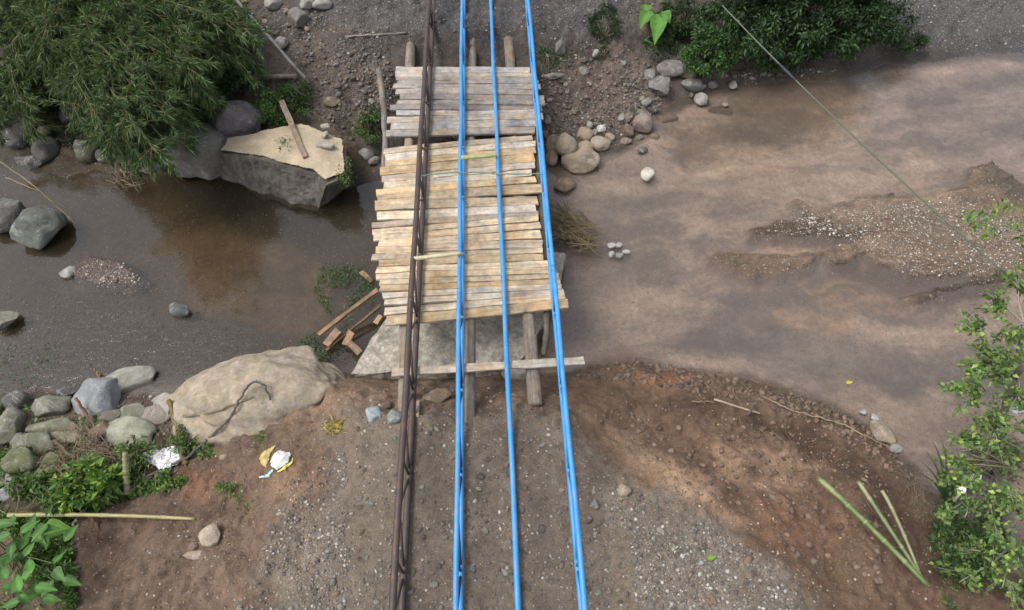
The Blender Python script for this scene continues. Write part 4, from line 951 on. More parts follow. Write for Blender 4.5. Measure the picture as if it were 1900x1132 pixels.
# ------------------------------------------------------------------ foliage
def leaves(pos, dr, up, L, Wd, droop=.25):
    """folded 4-vertex leaves, vectorised"""
    n = len(pos); dr = dr/(np.linalg.norm(dr, axis=1)[:, None]+1e-9); sd_ = np.cross(dr, up); sd_ /= np.linalg.norm(sd_, axis=1)[:, None]+1e-9; nu = np.cross(sd_, dr)
    L = L[:, None]; Wd = Wd[:, None]
    b = pos; t = pos+dr*L-np.array([0, 0, 1])*L*droop; m = pos+dr*L*.42
    l = m+sd_*Wd/2+nu*Wd*.18; r = m-sd_*Wd/2+nu*Wd*.18
    V = np.stack([b, r, t, l], 1).reshape(-1, 3); k = np.arange(n)*4
    Fc = np.concatenate([np.stack([k, k+1, k+2], 1), np.stack([k, k+2, k+3], 1)]); return V, Fc
def rdir(n, rs, zb=0.0, zs=1.0):
    d = rs.normal(size=(n, 3)); d[:, 2] = d[:, 2]*zs+zb; return d/np.linalg.norm(d, axis=1)[:, None]
def leafcols(n, base, rs, hi=None, frac=.15, per=4):
    base = np.array(base); c = base*rs.uniform(.6, 1.35, (n, 1))*np.stack([rs.uniform(.85, 1.2, n), np.ones(n), rs.uniform(.8, 1.2, n)], 1)
    if hi is not None: m = rs.uniform(size=n) < frac; c[m] = np.array(hi)*rs.uniform(.8, 1.2, (m.sum(), 1))
    return np.repeat(c, per, 0)
def bush(name, label, cat, u, v, wpx, hpx, z, n, leaf=.07, col=(.05, .10, .025), hi=None, frac=.12, seed=1, clumps=None, thick=.6, ratio=.5, group=None, wleaf=.45):
    rs = np.random.RandomState(seed); base = hit1(u, v+hpx*.3, 0); c = p1(u, v, z); m = mpp(u, v, z); a = wpx*m/2; b = hpx*m/2*1.1; h = max(.15, thick*min(a, b))
    root = empty(name, (base[0], base[1], base[2]), label, cat, group)
    K = clumps or max(8, int(a*b*40)); K = min(K*2, 420)
    cc = rdir(K, rs)*rs.uniform(.25, 1, (K, 1))**.5*np.array([a, b, h])+c
    st = MB()
    for q in cc[:36]:
        mid = base*.45+q*.55+rs.normal(0, .06, 3)+np.array([0, 0, .1]); st.tube([base+rs.normal(0, .03, 3), mid, q], [.016, .011, .005], 5)
    st.build('stem', TWIG, root, cols=np.tile((.10, .08, .05), (st.n, 1)))
    w = rs.randint(0, K, n); rr = .10+.16*min(a, b)*ratio; off = rdir(n, rs)*rs.uniform(.2, 1, (n, 1))*rr; pos = cc[w]+off
    d = off/rr+rdir(n, rs)*.7+np.array([0, 0, .1]); up = rdir(n, rs, 1.3, .5); L = leaf*rs.uniform(.4, 1.6, n)*rs.uniform(.75, 1.3, K)[w]
    pos[:, 2] = np.maximum(pos[:, 2], gz(pos[:, 0], pos[:, 1])+.01)
    V, Fc = leaves(pos, d, up, L, L*wleaf)
    tone = rs.uniform(.6, 1.35, K)[w]
    cols = leafcols(n, col, rs, hi, frac)*np.repeat(tone, 4)[:, None]
    mk('foliage', V, Fc, LEAF, root, cols=cols, smooth=False); return root
def cover(name, label, regions, seed, col, hi=None, leaf=.05, cat='weeds', up=.6):
    rs = np.random.RandomState(seed); ps = []
    for poly, n in regions:
        q = inpoly(poly, int(n*2.5), rs); w = hit(q[:, 0], q[:, 1]); k = fbm(w[:, 0]*1.7, w[:, 1]*1.7, 4, seed+3)
        w = w[np.argsort(-k-rs.normal(0, .12, len(k)))[:n]]; w[:, 2] = np.maximum(gz(w[:, 0], w[:, 1]), WL)+rs.uniform(0, .14, n)**1.5*1.6; ps.append(w)
    ps = np.vstack(ps); n = len(ps); L = leaf*rs.uniform(.5, 1.5, n)
    V, Fc = leaves(ps, rdir(n, rs, up, .6), rdir(n, rs, 1.2, .5), L, L*rs.uniform(.25, .6, n)); o = mk(name, V, Fc, LEAF, cols=leafcols(n, col, rs, hi), smooth=False)
    return tag(o, label, cat, kind='stuff')
# --- giant bamboo on the far left bank
def bamboo_clump(rs, label, roots, tips, name='bamboo_clump', per=30):
    r0_ = np.mean([hit1(u, v) for u, v in roots], 0); root = empty(name, r0_, label, 'bamboo'); cul = MB(); tw = MB(); LP, LD = [], []
    for (u, v, zt, big) in tips:
        ru, rv = roots[rs.randint(len(roots))]; A = hit1(ru+rs.uniform(-50, 50), rv+rs.uniform(-20, 20)); T = p1(u, v, zt)
        mid = A*.42+T*.58; mid[2] = max(A[2], T[2])+rs.uniform(.7, 1.3)
        t = np.linspace(0, 1, 12)[:, None]; q = (1-t)**2*A+2*t*(1-t)*mid+t*t*T; cul.tube(q, np.linspace(.022, .004, 12), 6)
        for s in rs.uniform(.38, 1.02, per):
            s = min(s, 1); c = (1-s)**2*A+2*s*(1-s)*mid+s*s*T; tg = 2*(1-s)*(mid-A)+2*s*(T-mid); tg /= np.linalg.norm(tg)
            d = tg*.7+rs.normal(0, .6, 3); d[2] -= .25; d /= np.linalg.norm(d); l = rs.uniform(.25, .6)*big; e = c+d*l; e[2] -= .12*l
            tw.tube([c, c+d*l*.5, e], [.006, .004, .002], 4, cap=False)
            for f in (.45, .6, .75, .9, 1.0):
                b = c+(e-c)*f; k = rs.randint(6, 11); fan = d*1.0+rs.normal(0, .5, (k, 3)); fan[:, 2] -= .35
                LP.append(np.repeat(b[None], k, 0)+rs.normal(0, .012, (k, 3))); LD.append(fan)
    cul.build('culm', TWIG, root, cols=np.tile((.07, .085, .03), (cul.n, 1))); tw.build('twig', TWIG, root, cols=np.tile((.16, .14, .06), (tw.n, 1)))
    LP = np.vstack(LP); LD = np.vstack(LD); n = len(LP); L = rs.uniform(.11, .24, n)
    V, Fc = leaves(LP, LD, rdir(n, rs, 1, .6), L, L*.115, .12)
    cols = leafcols(n, (.045, .085, .026), rs, (.13, .17, .06), .28)
    mk('foliage', V, Fc, BLEAF, root, cols=cols, smooth=False)
rs = np.random.RandomState(21)
tips = []
for (u, v, sp, k) in [(270, 280, 28, 7), (215, 230, 40, 9), (330, 235, 26, 6), (300, 190, 40, 8), (250, 150, 60, 9), (180, 130, 60, 9), (340, 130, 45, 8), (400, 60, 35, 8), (430, 20, 25, 5), (120, 90, 60, 9), (60, 60, 60, 9), (300, 60, 70, 10), (180, 40, 70, 9), (20, 20, 60, 7), (360, 20, 50, 7), (455, 60, 18, 4), (450, 110, 16, 4), (380, 170, 22, 5), (150, 200, 30, 5), (100, 150, 30, 4), (230, 0, 80, 7)]:
    for _ in range(k): tips.append((u+rs.normal(0, sp*.6), v+rs.normal(0, sp*.45), rs.uniform(-.3, 1.3), rs.uniform(.8, 1.1)))
bamboo_clump(rs, 'huge feathery green bamboo overhanging the far left bank', [(150, 120), (250, 80), (330, 60), (80, 40)], tips)
tips = [(u+rs.normal(0, 20), v+rs.normal(0, 12), rs.uniform(-.9, -.3), .8) for u, v in [(60, 215), (30, 180), (90, 190), (50, 225), (10, 220), (110, 170)] for _ in range(2)]
bamboo_clump(rs, 'low dark tuft of bamboo at the left edge below the huge one', [(40, 130), (80, 120)], tips, per=22)
bush('shrub', 'dark leafy shrub under the bamboo beside the round boulder', 'shrub', 415, 130, 90, 110, -.1, 2600, .10, (.035, .07, .02), (.12, .17, .05), .06, 31)
bush('shrub', 'green creeping shrub between round boulder and weathered board', 'shrub', 515, 200, 120, 95, -.62, 4200, .055, (.045, .095, .02), (.10, .18, .04), .15, 32, thick=.35)
bush('shrub', 'small creeping shrub at the foot of the leaning pole', 'shrub', 560, 165, 70, 50, -.4, 1200, .05, (.045, .09, .02), None, 0, 33, thick=.35)
bush('shrub', 'leafy vine growing up between block and deck', 'shrub', 682, 235, 40, 110, -.85, 1500, .05, (.04, .085, .02), (.12, .2, .04), .2, 34, thick=.4)
bush('fern', 'small bright plant on the right rim of the concrete block', 'plant', 640, 320, 30, 60, -.62, 420, .05, (.08, .15, .03), (.16, .24, .05), .3, 35, thick=.4)
bush('weed', 'little green tuft growing in the middle of the sandy block top', 'weed', 530, 270, 46, 26, -.5, 380, .04, (.07, .12, .03), None, 0, 36, thick=.2)
bush('shrub', 'small green shrub at the far right corner of the deck', 'shrub', 1018, 118, 44, 60, -.3, 900, .05, (.045, .09, .025), (.13, .2, .05), .12, 37, thick=.5)
bush('bush', 'round green bush above the far shore heap', 'bush', 1312, 98, 96, 96, -.5, 8000, .065, (.045, .10, .025), (.10, .18, .04), .1, 38, thick=.7)
bush('bush', 'large dark green bush overhanging the far shore', 'bush', 1500, 30, 400, 170, .0, 30000, .085, (.030, .065, .022), (.07, .13, .035), .12, 39, thick=.7)
bush('tree_crown', 'tall dark leafy tree above the large bush at the top right', 'tree', 1500, -110, 420, 190, 1.6, 22000, .11, (.032, .065, .022), (.07, .13, .035), .12, 44, thick=.9)
bush('bush', 'dark leafy scrub between the round bush and the elephant ear', 'bush', 1270, 30, 130, 80, -.3, 5000, .07, (.03, .062, .022), (.08, .14, .04), .1, 45, thick=.6)
bush('bush', 'low grey-green scrub at the right end of the large bush', 'bush', 1680, 70, 90, 60, -.9, 2200, .06, (.05, .075, .035), None, 0, 46, thick=.4)
bush('bush', 'dark scrub left of the round bush on the far slope', 'bush', 1230, 70, 90, 60, -.6, 2400, .06, (.035, .065, .02), None, 0, 40, thick=.5)
bush('shrub', 'grassy dark shrub right of the girders at the top of the far slope', 'shrub', 1120, 45, 70, 90, -.3, 2400, .08, (.03, .06, .022), None, 0, 41, thick=.5, wleaf=.2)
bush('weed', 'trailing weed on the far shore under the dark bush', 'weed', 1440, 118, 110, 30, -1.0, 1300, .06, (.06, .09, .03), None, 0, 42, thick=.3)
bush('weed', 'small yellow-green weed in the sunken rocks beside the deck slope', 'weed', 1120, 100, 40, 24, -.5, 240, .05, (.06, .1, .03), None, 0, 43, thick=.3)
# elephant ear plant
def bigleaf(base, tip, w, col, parent, name='leaf', droop=.15, n=8, seed=0):
    base = np.array(base, float); tip = np.array(tip, float); d = tip-base; L = np.linalg.norm(d); d /= L; s = np.cross(d, [0, 0, 1.]); s /= np.linalg.norm(s)+1e-9; up = np.cross(s, d)
    V = []; Fc = []
    for i in range(n+1):
        t = i/n; ww = w/2*(math.sin(math.pi*min(1, t*1.02)**.62) if t < 1 else .02)*(1.0)+.004; c = base+d*L*t-np.array([0, 0, 1])*droop*L*t*t
        rip_ = .05*w*math.sin(i*2.1+seed)
        V += [c-s*ww+up*(ww*.35+rip_), c-s*ww*.5+up*ww*.13, c, c+s*ww*.5+up*ww*.13, c+s*ww+up*(ww*.35-rip_)]
    for i in range(n):
        for j in range(4): Fc.append([i*5+j, i*5+j+1, (i+1)*5+j+1, (i+1)*5+j])
    cols = np.tile(col, (len(V), 1)); cols[2::5] = np.array(col)*1.35
    return mk(name, np.array(V), Fc, LEAF, parent, cols=cols)
b0 = hit1(1215, 60); root = empty('elephant_ear', b0, 'plant with huge bright green heart-shaped leaves at the top of the far slope', 'plant')
for k, (a, t, w) in enumerate([((1225, 25), (1216, 74), .42), ((1205, 20), (1188, 48), .34), ((1200, 22), (1196, 2), .30), ((1228, 22), (1244, 40), .34), ((1195, 75), (1222, 84), .16)]):
    bigleaf(p1(*a, .0), p1(*t, -.1 if k < 4 else -.3), w, (.085, .20, .035), root, seed=k)
    s = MB(); s.tube([b0, p1(*a, 0)], [.015, .008], 6); s.build('stalk', TWIG, root, cols=np.tile((.1, .14, .05), (s.n, 1)))
# near-left plants
cover('ground_weeds', 'low green weeds covering the rocky left near bank', [([(-60, 820), (60, 800), (230, 830), (340, 830), (350, 900), (220, 930), (130, 960), (-60, 980)], 13000), ([(0, 740), (120, 760), (240, 790), (100, 830), (-40, 800)], 900), ([(330, 790), (380, 800), (400, 850), (330, 850)], 350), ([(-40, 960), (130, 970), (150, 1140), (-40, 1140)], 3500)], 51, (.08, .145, .035), (.19, .28, .06), .075)
cover('stream_weeds', 'patchy green weeds in the shallow rapids at the left', [([(-40, 600), (80, 590), (130, 650), (90, 720), (-40, 730)], 330), ([(560, 640), (640, 610), (660, 670), (600, 690)], 700), ([(610, 490), (700, 530), (700, 600), (640, 640), (590, 560)], 1900)], 52, (.05, .095, .035), (.10, .17, .05), .045)
cover('soil_weeds', 'sparse seedlings on the brown soil of the near bank', [([(470, 785), (500, 785), (500, 830), (470, 830)], 130), ([(400, 898), (455, 898), (450, 930), (405, 930)], 340), ([(430, 795), (445, 795), (445, 810), (430, 810)], 40), ([(440, 930), (470, 930), (470, 955), (440, 955)], 60), ([(540, 690), (700, 700), (700, 730), (560, 720)], 60)], 53, (.07, .14, .03), (.15, .25, .05), .04)
bush('leafy_plant', 'bright green leafy plant left of the bamboo stump', 'plant', 165, 895, 110, 70, -.55, 900, .12, (.08, .16, .03), (.2, .3, .05), .2, 61, thick=.4)
bush('leafy_plant', 'low weedy plant between the mossy rocks and the bamboo stump', 'plant', 60, 900, 90, 50, -.75, 900, .07, (.07, .13, .03), (.16, .24, .05), .15, 64, thick=.3)
bush('leafy_plant', 'leafy weed at the foot of the mossy branch', 'plant', 345, 815, 50, 70, -.7, 600, .06, (.08, .14, .035), (.2, .26, .06), .15, 65, thick=.3)
bush('leafy_plant', 'weed spreading above the white sack on the left bank', 'plant', 250, 840, 70, 40, -.75, 600, .06, (.075, .13, .035), (.2, .26, .06), .15, 66, thick=.3)
bush('leafy_plant', 'small leafy plant above the long bamboo pole', 'plant', 120, 915, 90, 60, -.6, 700, .10, (.07, .14, .03), (.2, .3, .05), .15, 62, thick=.4)
rs = np.random.RandomState(63); b0 = hit1(30, 1030); root = empty('broadleaf_plant', b0, 'plant with broad bright green leaves in the lower left corner', 'plant')
for k in range(46):
    u, v = rs.uniform(-40, 120), rs.uniform(968, 1120); zz = rs.uniform(-.45, .05); c = p1(u, v, zz); an = rs.uniform(0, 6.28); l = rs.uniform(.18, .34)
    bigleaf(c, c+np.array([math.cos(an)*l, math.sin(an)*l, rs.uniform(-.1, .05)]), l*.5, np.array((.065, .16, .03))*rs.uniform(.7, 1.4), root, seed=k, n=6)
    if k % 3 == 0: s = MB(); s.tube([b0+rs.normal(0, .1, 3)*[1, 1, 0], (b0+c)/2+[0, 0, .1], c], [.012, .009, .005], 5); s.build('stalk', TWIG, root, cols=np.tile((.1, .13, .05), (s.n, 1)))
bigleaf(p1(80, 985, -.2), p1(130, 978, -.25), .3, (.10, .21, .03), root, seed=3)
# --- tree on the right bank
rs = np.random.RandomState(71); b0 = hit1(1880, 1010); root = empty('riverside_tree', b0, 'slender leafy green tree leaning over the right bank with flood debris', 'tree')
trk = MB(); br = MB(); LP = []; LDd = []; tone = []
J = [p1(1880, 1010, -1.15), p1(1842, 870, -.5), p1(1850, 790, .1), p1(1885, 700, .8), p1(1900, 600, 1.5)]
trk.tube(np.array([np.array([np.interp(t, np.linspace(0, 1, 5), [j[k] for j in J]) for k in range(3)]) for t in np.linspace(0, 1, 18)])+rs.normal(0, .012, (18, 3)), np.linspace(.085, .03, 18), 9)
trk.tube([J[1], p1(1800, 890, -.3), p1(1770, 930, -.2)], [.05, .035, .02], 7)
trk.build('trunk', LOG, root, color=(.20, .18, .15))
targets = [(1890, 520, 1.6, 26, 9), (1850, 560, 1.4, 26, 9), (1880, 610, 1.5, 30, 9), (1800, 590, 1.1, 10, 3), (1820, 640, 1.3, 24, 7), (1870, 660, 1.4, 30, 10), (1810, 670, 1.1, 22, 7), (1850, 700, 1.2, 32, 9), (1790, 600, 1.1, 12, 4), (1795, 700, 1.0, 18, 5), (1890, 740, 1.0, 28, 8), (1880, 790, .7, 34, 7), (1825, 785, .6, 26, 6), (1850, 815, .5, 30, 5), (1760, 725, .8, 12, 4), (1790, 745, .8, 20, 5), (1840, 755, .7, 26, 5),
           (1785, 820, .2, 20, 7), (1770, 860, .0, 24, 8), (1800, 880, .0, 26, 8), (1870, 850, .2, 34, 9), (1760, 900, -.2, 20, 6), (1830, 920, -.1, 36, 9), (1880, 930, .1, 30, 8), (1790, 960, -.3, 34, 8), (1850, 990, -.2, 36, 9), (1890, 1040, 0, 36, 9), (1800, 1020, -.4, 30, 7), (1860, 1090, -.2, 36, 8), (1740, 960, -.5, 16, 4), (1780, 1080, -.5, 30, 5), (1930, 560, 1.5, 30, 8), (1940, 680, 1.3, 34, 8), (1930, 800, .8, 30, 6), (1930, 960, .2, 30, 7)]
Ja = np.array(J)
for (u, v, zz, spr, k) in targets:
    T = p1(u, v, zz); m = mpp(u, v, zz); d = np.linalg.norm(Ja-T, axis=1)+np.maximum(Ja[:, 2]-T[2], 0)*2; A = Ja[np.argmin(d)]
    mid = (A+T)/2+rs.normal(0, .06, 3); br.tube([A, mid, T], [.02, .013, .006], 5)
    for i in range(k):
        e = T+rdir(1, rs)[0]*np.array([1, 1, .6])*spr*m*rs.uniform(.5, 1.5); br.tube([T*.6+mid*.4, e], [.006, .003], 4, cap=False)
        nl = 19; f = rs.uniform(.15, 1.08, nl)[:, None]; pp = (T*.6+mid*.4)*(1-f)+e*f+rs.normal(0, .035, (nl, 3)); LP.append(pp); dd = (e-T)/np.linalg.norm(e-T)*.6+rs.normal(0, .7, (nl, 3)); LDd.append(dd); tone.append(np.full(nl, rs.uniform(.65, 1.3)))
br.build('branch', TWIG, root, cols=np.tile((.24, .22, .18), (br.n, 1)))
LP = np.vstack(LP); LDd = np.vstack(LDd); tone = np.concatenate(tone); n = len(LP); L = rs.uniform(.05, .11, n); V, Fc = leaves(LP, LDd, rdir(n, rs, 1.6, .5), L, L*.62, .15)
hgt = np.clip((LP[:, 2]+.3)/1.8, 0, 1)
cl = leafcols(n, (.115, .19, .055), rs, (.25, .34, .07), .14)*np.repeat(tone, 4)[:, None]
mk('foliage', V, Fc, LEAF, root, cols=cl, smooth=False)
# overhead sprig at the right edge
rs = np.random.RandomState(72); b0 = p1(2010, 480, 2.0); root = empty('overhanging_branch', b0, 'leafy branch reaching in from the right edge over the gravel bar', 'branch')
br = MB(); LP = []; LDd = []
for a in [(1800, 400), (1830, 430), (1850, 385), (1880, 380), (1890, 420), (1900, 440), (1830, 395), (1815, 415), (1920, 400), (1845, 425)]:
    T = p1(*a, 2.0+rs.uniform(-.1, .1)); br.tube([b0, (b0+T)/2+[0, 0, .12], T], [.014, .009, .003], 5)
    for i in range(15): LP.append(T+rs.normal(0, .055, 3)); LDd.append(np.array([-.5, -.5, -.3])+rs.normal(0, .5, 3))
br.build('twig', TWIG, root, cols=np.tile((.2, .18, .12), (br.n, 1)))
LP = np.array(LP); LDd = np.array(LDd); n = len(LP); L = rs.uniform(.07, .13, n); V, Fc = leaves(LP, LDd, rdir(n, rs, 1.5, .5), L, L*.4, .2); mk('foliage', V, Fc, LEAF, root, cols=leafcols(n, (.09, .17, .03), rs, (.2, .3, .05), .1), smooth=False)
cover('bank_undergrowth', 'tangled green undergrowth along the lower right bank', [([(1740, 920), (1800, 880), (1960, 860), (1960, 1140), (1760, 1140), (1720, 1020)], 5200)], 73, (.055, .10, .03), (.13, .2, .05), .08)
cover('shade_undergrowth', 'ground cover under the bamboo, coloured dark to stand for its shade', [([(-60, 60), (440, 60), (440, 200), (330, 230), (240, 300), (60, 260), (-60, 260)], 9000)], 77, (.03, .05, .018), (.07, .09, .04), .09)  # undergrowth added here, its dark leaf colour painting the bamboo's shade
cover('slope_weeds', 'scattered weeds on the far slopes beside the deck', [([(640, 220), (710, 200), (710, 290), (660, 290)], 500), ([(590, 130), (700, 120), (700, 160), (600, 170)], 60), ([(1010, 90), (1060, 100), (1050, 140), (1010, 140)], 120), ([(1180, 80), (1300, 90), (1260, 130), (1190, 110)], 700), ([(420, 250), (560, 230), (600, 250), (480, 290)], 260)], 78, (.05, .09, .03), (.12, .17, .05), .05)
# grass blades
rs = np.random.RandomState(74); b0 = hit1(1752, 925); root = empty('grass_clump', b0, 'clump of long blue-green grass blades at the right waterline', 'grass clump')
for k, (u, v) in enumerate([(1728, 815), (1700, 850), (1712, 830), (1745, 812), (1690, 870), (1705, 880), (1768, 880), (1760, 870), (1738, 840)]):
    T = p1(u, v, -.55); mid = (b0+T)/2+np.array([0, 0, .28]); V = []
    for i in range(9):
        t = i/8; c = (1-t)**2*b0+2*t*(1-t)*mid+t*t*T; w = .022*(1-t)**.6+.002; V += [c+[-w, w*.4, 0], c-[0, 0, w*.5], c+[w, -w*.4, 0]]
    Fc = []
    for i in range(8): Fc += [[i*3, i*3+1, i*3+4, i*3+3], [i*3+1, i*3+2, i*3+5, i*3+4]]
    mk('blade', np.array(V), Fc, LEAF, root, cols=np.tile(np.array((.06, .11, .055))*rs.uniform(.8, 1.3), (len(V), 1)))
# ------------------------------------------------------------------ twig litter and brush
def twigs(name, label, regions, seed, col=(.2, .15, .1), kind='stuff', cat='twigs', up=.05, L=(.1, .4), r=.004):
    rs = np.random.RandomState(seed); mb = MB(); cs = []
    for poly, n in regions:
        q = inpoly(poly, n, rs); w = hit(q[:, 0], q[:, 1])
        for p in w:
            l = rs.uniform(*L); a = rs.uniform(0, 6.28); p = p+[0, 0, rs.uniform(.01, up)]; d = np.array([math.cos(a), math.sin(a), rs.uniform(-.1, .25)])*l/2
            e1, e2 = p-d, p+d
            for e in (e1, e2): e[2] = max(e[2], float(gz(e[0], e[1]))+.005)
            mb.tube([e1, p+rs.normal(0, .02, 3), e2], [r*rs.uniform(.7, 1.8), r, r*.5], 4, cap=False); cs.append(np.tile(np.array(col)*rs.uniform(.5, 1.7), (12, 1)))
    o = mb.build(name, TWIG, cols=np.vstack(cs)); return tag(o, label, cat, kind=kind)
twigs('twig_litter', 'dry twigs and roots littering the near bank ridge', [([(1060, 690), (1180, 660), (1300, 690), (1500, 725), (1640, 800), (1600, 800), (1420, 750), (1200, 720)], 330), ([(1640, 800), (1720, 900), (1760, 1000), (1700, 960)], 120), ([(180, 900), (420, 850), (560, 800), (480, 960), (200, 1100)], 140), ([(1080, 740), (1500, 800), (1650, 950), (1500, 950), (1200, 850)], 120)], 81, (.15, .115, .08), r=.0035)
twigs('flood_debris', 'grey twigs and straw tangled on the far shore slope', [([(1180, 130), (1230, 150), (1220, 210), (1150, 230)], 90), ([(1200, 90), (1300, 90), (1240, 130)], 90)], 82, (.27, .25, .22), L=(.2, .6))
twigs('straw_litter', 'brown roots and straw among the left bank rocks', [([(80, 820), (180, 780), (220, 850), (160, 880), (90, 870)], 420), ([(0, 830), (330, 800), (340, 900), (0, 960)], 260)], 83, (.2, .15, .1), up=.25)
def brush(name, label, ctr, polyz, n, seed, col, L, cat='brush pile'):
    rs = np.random.RandomState(seed); mb = MB(); cs = []
    for _ in range(n):
        u, v = inpoly(ctr, 1, rs)[0]; p = p1(u, v, rs.uniform(*polyz)); l = rs.uniform(*L); a = rs.normal(-.55, .5); d = np.array([math.cos(a), math.sin(a), rs.normal(0, .12)])*l/2
        mb.tube([p-d, p+rs.normal(0, .03, 3), p+d], [.009, .007, .003], 4, cap=False); cs.append(np.tile(np.array(col)*rs.uniform(.4, 1.6), (12, 1)))
    return tag(mb.build(name, TWIG, cols=np.vstack(cs)), label, cat)
brush('brush_pile', 'snagged pile of dry branches and grass in the water right of the deck', [(1015, 380), (1060, 388), (1100, 410), (1112, 440), (1095, 470), (1060, 455), (1025, 430)], (-1.40, -1.0), 230, 84, (.17, .13, .07), (.25, .8))
brush('debris_nest', 'nest of flood-borne twigs caught on the riverside tree', [(1810, 820), (1900, 820), (1900, 860), (1820, 870)], (-.1, .25), 150, 85, (.13, .11, .07), (.2, .6), 'debris')
brush('branch_tangle', 'bare twigs drooping into the water under the bamboo', [(200, 310), (250, 305), (260, 350), (210, 350)], (-1.3, -1.0), 34, 86, (.17, .13, .09), (.2, .5), 'branches')
cv = cover('leaf_litter', 'dead brown and yellow leaves scattered on the near bank', [([(130, 880), (600, 790), (640, 1140), (100, 1140)], 260), ([(1080, 740), (1500, 780), (1700, 950), (1700, 1140), (1200, 1140)], 320), ([(0, 760), (330, 760), (330, 880), (0, 900)], 380), ([(650, 780), (1100, 780), (1200, 1140), (620, 1140)], 120)], 88, (.20, .13, .07), (.42, .33, .12), .045, 'leaves', .1)
# soil clods along the ridge
def clods(name, label, regions, seed, pal):
    rs = np.random.RandomState(seed); ps = []; 
    for poly, n in regions: q = inpoly(poly, n, rs); ps.append(hit(q[:, 0], q[:, 1]))
    ps = np.vstack(ps); n = len(ps); s = .012+.055*rs.uniform(0, 1, n)**2.5; ps[:, 2] += s*.2; V, Fc, cc = blend_shapes(ps, s, np.array(pal)[rs.randint(0, len(pal), n)]*rs.uniform(.7, 1.2, (n, 1)), rs, 2)
    return tag(mk(name, V, Fc, STONE, cols=cc), label, 'soil', kind='stuff')
clods('soil_clods', 'reddish clods of earth along the near right shoreline', [([(1060, 700), (1180, 662), (1300, 690), (1460, 725), (1620, 795), (1700, 890), (1660, 880), (1540, 800), (1400, 745), (1200, 715)], 900), ([(1070, 760), (1500, 780), (1640, 900), (1640, 1100), (1400, 1000)], 420)], 91, [(.13, .088, .06), (.16, .112, .078), (.09, .062, .045), (.15, .11, .08), (.13, .09, .065), (.20, .125, .085)])
clods('slope_clods', 'crumbling clods on the far slopes', [([(1010, 100), (1200, 110), (1230, 180), (1110, 270), (1010, 240)], 600), ([(560, 70), (720, 90), (740, 220), (650, 260), (570, 200)], 600)], 92, [(.13, .1, .08), (.17, .13, .105), (.09, .07, .06)])

# ------------------------------------------------------------------ litter: sack, bags
def sheet(name, label, cat, px, z0, amp, col, seed, step=.018, h=.08, mat=None, parent=None):
    poly = np.array([hit1(u, v, z0) for u, v in px]); c = poly.mean(0)
    mn_, mx = poly[:, :2].min(0), poly[:, :2].max(0); X, Y = np.meshgrid(np.arange(mn_[0], mx[0]+step, step), np.arange(mn_[1], mx[1]+step, step))
    d = sdist(X.ravel(), Y.ravel(), [tuple(p[:2]) for p in poly]).reshape(X.shape)
    f = 1-np.abs(fbm(X*5, Y*5, 3, seed)); g = fbm(X*14, Y*14, 3, seed+1)
    Z = gz(X, Y)+z0*.4+h*ss(d, 0, .12)+amp*(f-.7)+amp*.35*g; id_ = np.arange(X.size).reshape(X.shape)
    keep = (d[:-1, :-1] > 0) & (d[1:, 1:] > 0) & (d[1:, :-1] > 0) & (d[:-1, 1:] > 0); q = np.stack([id_[:-1, :-1], id_[:-1, 1:], id_[1:, 1:], id_[1:, :-1]], -1)[keep]
    used, inv = np.unique(q, return_inverse=True); V = np.stack([X.ravel(), Y.ravel(), Z.ravel()], 1)[used]
    o = mk(name, V, inv.reshape(-1, 4), mat or CLOTH, parent, color=col); md = o.modifiers.new('t', 'SOLIDIFY'); md.thickness = .006
    return tag(o, label, cat) if parent is None else o
sheet('white_sack', 'crumpled white plastic sack on the weeds beside the dark root', 'sack', [(259, 838), (272, 830), (300, 829), (325, 823), (335, 850), (318, 862), (290, 870), (284, 862), (270, 858), (262, 850)], .14, .075, (.78, .79, .82), 5, h=.06)
root = empty('torn_bag', hit1(512, 855), 'torn yellow and white bag with a pale blue flap on the brown soil', 'bag')
sheet('yellow_side', None, None, [(478, 848), (495, 830), (515, 822), (500, 850), (492, 868), (482, 862)], .05, .05, (.50, .38, .15), 6, parent=root)
sheet('white_side', None, None, [(500, 850), (514, 832), (540, 838), (534, 858), (512, 872), (500, 864)], .06, .06, (.62, .62, .58), 7, parent=root)
sheet('yellow_edge', None, None, [(512, 872), (536, 856), (541, 842), (543, 856), (528, 870), (510, 876)], .07, .03, (.60, .52, .12), 8, parent=root, step=.012)
sheet('blue_flap', None, None, [(478, 882), (506, 868), (508, 874), (496, 886), (480, 888)], .05, .03, (.45, .66, .63), 9, parent=root, step=.012)
def rag(name, label, u, v, w, z, col, seed):
    V, Fc = rockmesh(seed, 4, 10, .55, .5); m = mpp(u, v, z); V = V*np.array([w*m/2, w*m/2, w*m/2*.9])+p1(u, v, z); return tag(mk(name, V, Fc, CLOTH, color=col), label, 'plastic bag', 'plastic bags caught in the tree')
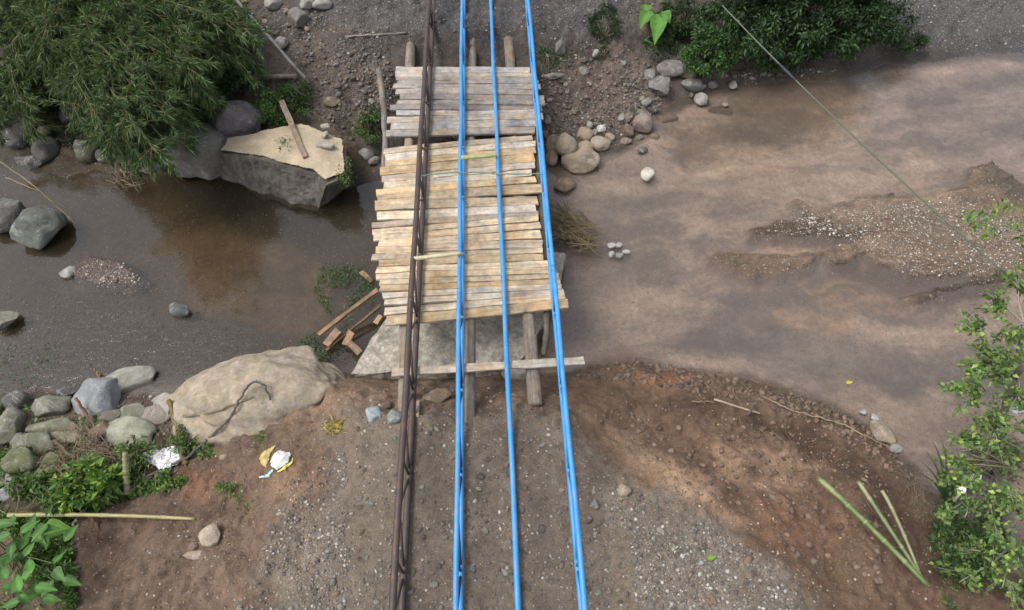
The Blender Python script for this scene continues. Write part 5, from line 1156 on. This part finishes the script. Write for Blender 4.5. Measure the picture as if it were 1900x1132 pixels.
rag('plastic_bag', 'white plastic bag snagged on the trunk of the riverside tree, lower of two', 1846, 823, 20, .1, (.75, .76, .78), 301)
rag('plastic_bag', 'white plastic rag snagged high on the riverside tree trunk', 1855, 795, 17, .25, (.72, .73, .76), 302)
rag('plastic_bag', 'greyish plastic scrap on the low fork near the grass clump', 1808, 888, 22, -.15, (.6, .62, .65), 303)
rag('plastic_bag', 'pale plastic scrap at the right edge above the debris nest', 1888, 762, 18, .6, (.65, .66, .68), 304)
rag('plastic_bag', 'white scrap of plastic left of the low fork', 1786, 908, 14, -.2, (.68, .68, .7), 305)
rs = np.random.RandomState(95); b0 = hit1(618, 795); n = 90
an = rs.uniform(0, 6.28, n); V, Fc = leaves(np.repeat(b0[None], n, 0)+rs.normal(0, .06, (n, 3))*[1, 1, .1]+[0, 0, .05], np.stack([np.cos(an)*1+.3, np.sin(an)*.5, rs.uniform(0, .4, n)], 1), rdir(n, rs, 1), rs.uniform(.08, .2, n), np.full(n, .018)); tag(mk('straw_tuft', V, Fc, LEAF, cols=leafcols(n, (.45, .36, .12), rs), smooth=False), 'tuft of yellow straw on the bank beside the track', 'straw')
for u, v, l in ((1312, 1037, 'single bright green leaf lying on the right verge gravel'), (1570, 711, 'small yellow leaf floating near the right shoreline')):
    c = hit1(u, v, .02) if v > 900 else p1(u, v, WL+.01); tag(bigleaf(c, c+np.array([.13, .02, .01]), .07, (.16, .3, .04) if v > 900 else (.5, .4, .06), None, 'fallen_leaf', 0), l, 'leaf')
# cable across the right of the scene
A = p1(1340, 10, 1.2); B = p1(1862, 505, 1.5); t = np.linspace(0, 1, 30)[:, None]; q = A+(B-A)*t; q[:, 2] -= (.25*4*t*(1-t))[:, 0]*.4
root = empty('cable', B, 'thin grey-green cable stretched across the river on the right', 'cable')
mb = MB(); mb.tube(q, .015, 6); mb.build('wire', ROPE, root, color=(.12, .135, .10))
k = 11; mb = MB(); mb.tube(q[8:11], [.02, .028, .02], 8); mb.build('knot', ROPE, root, color=(.05, .05, .06))
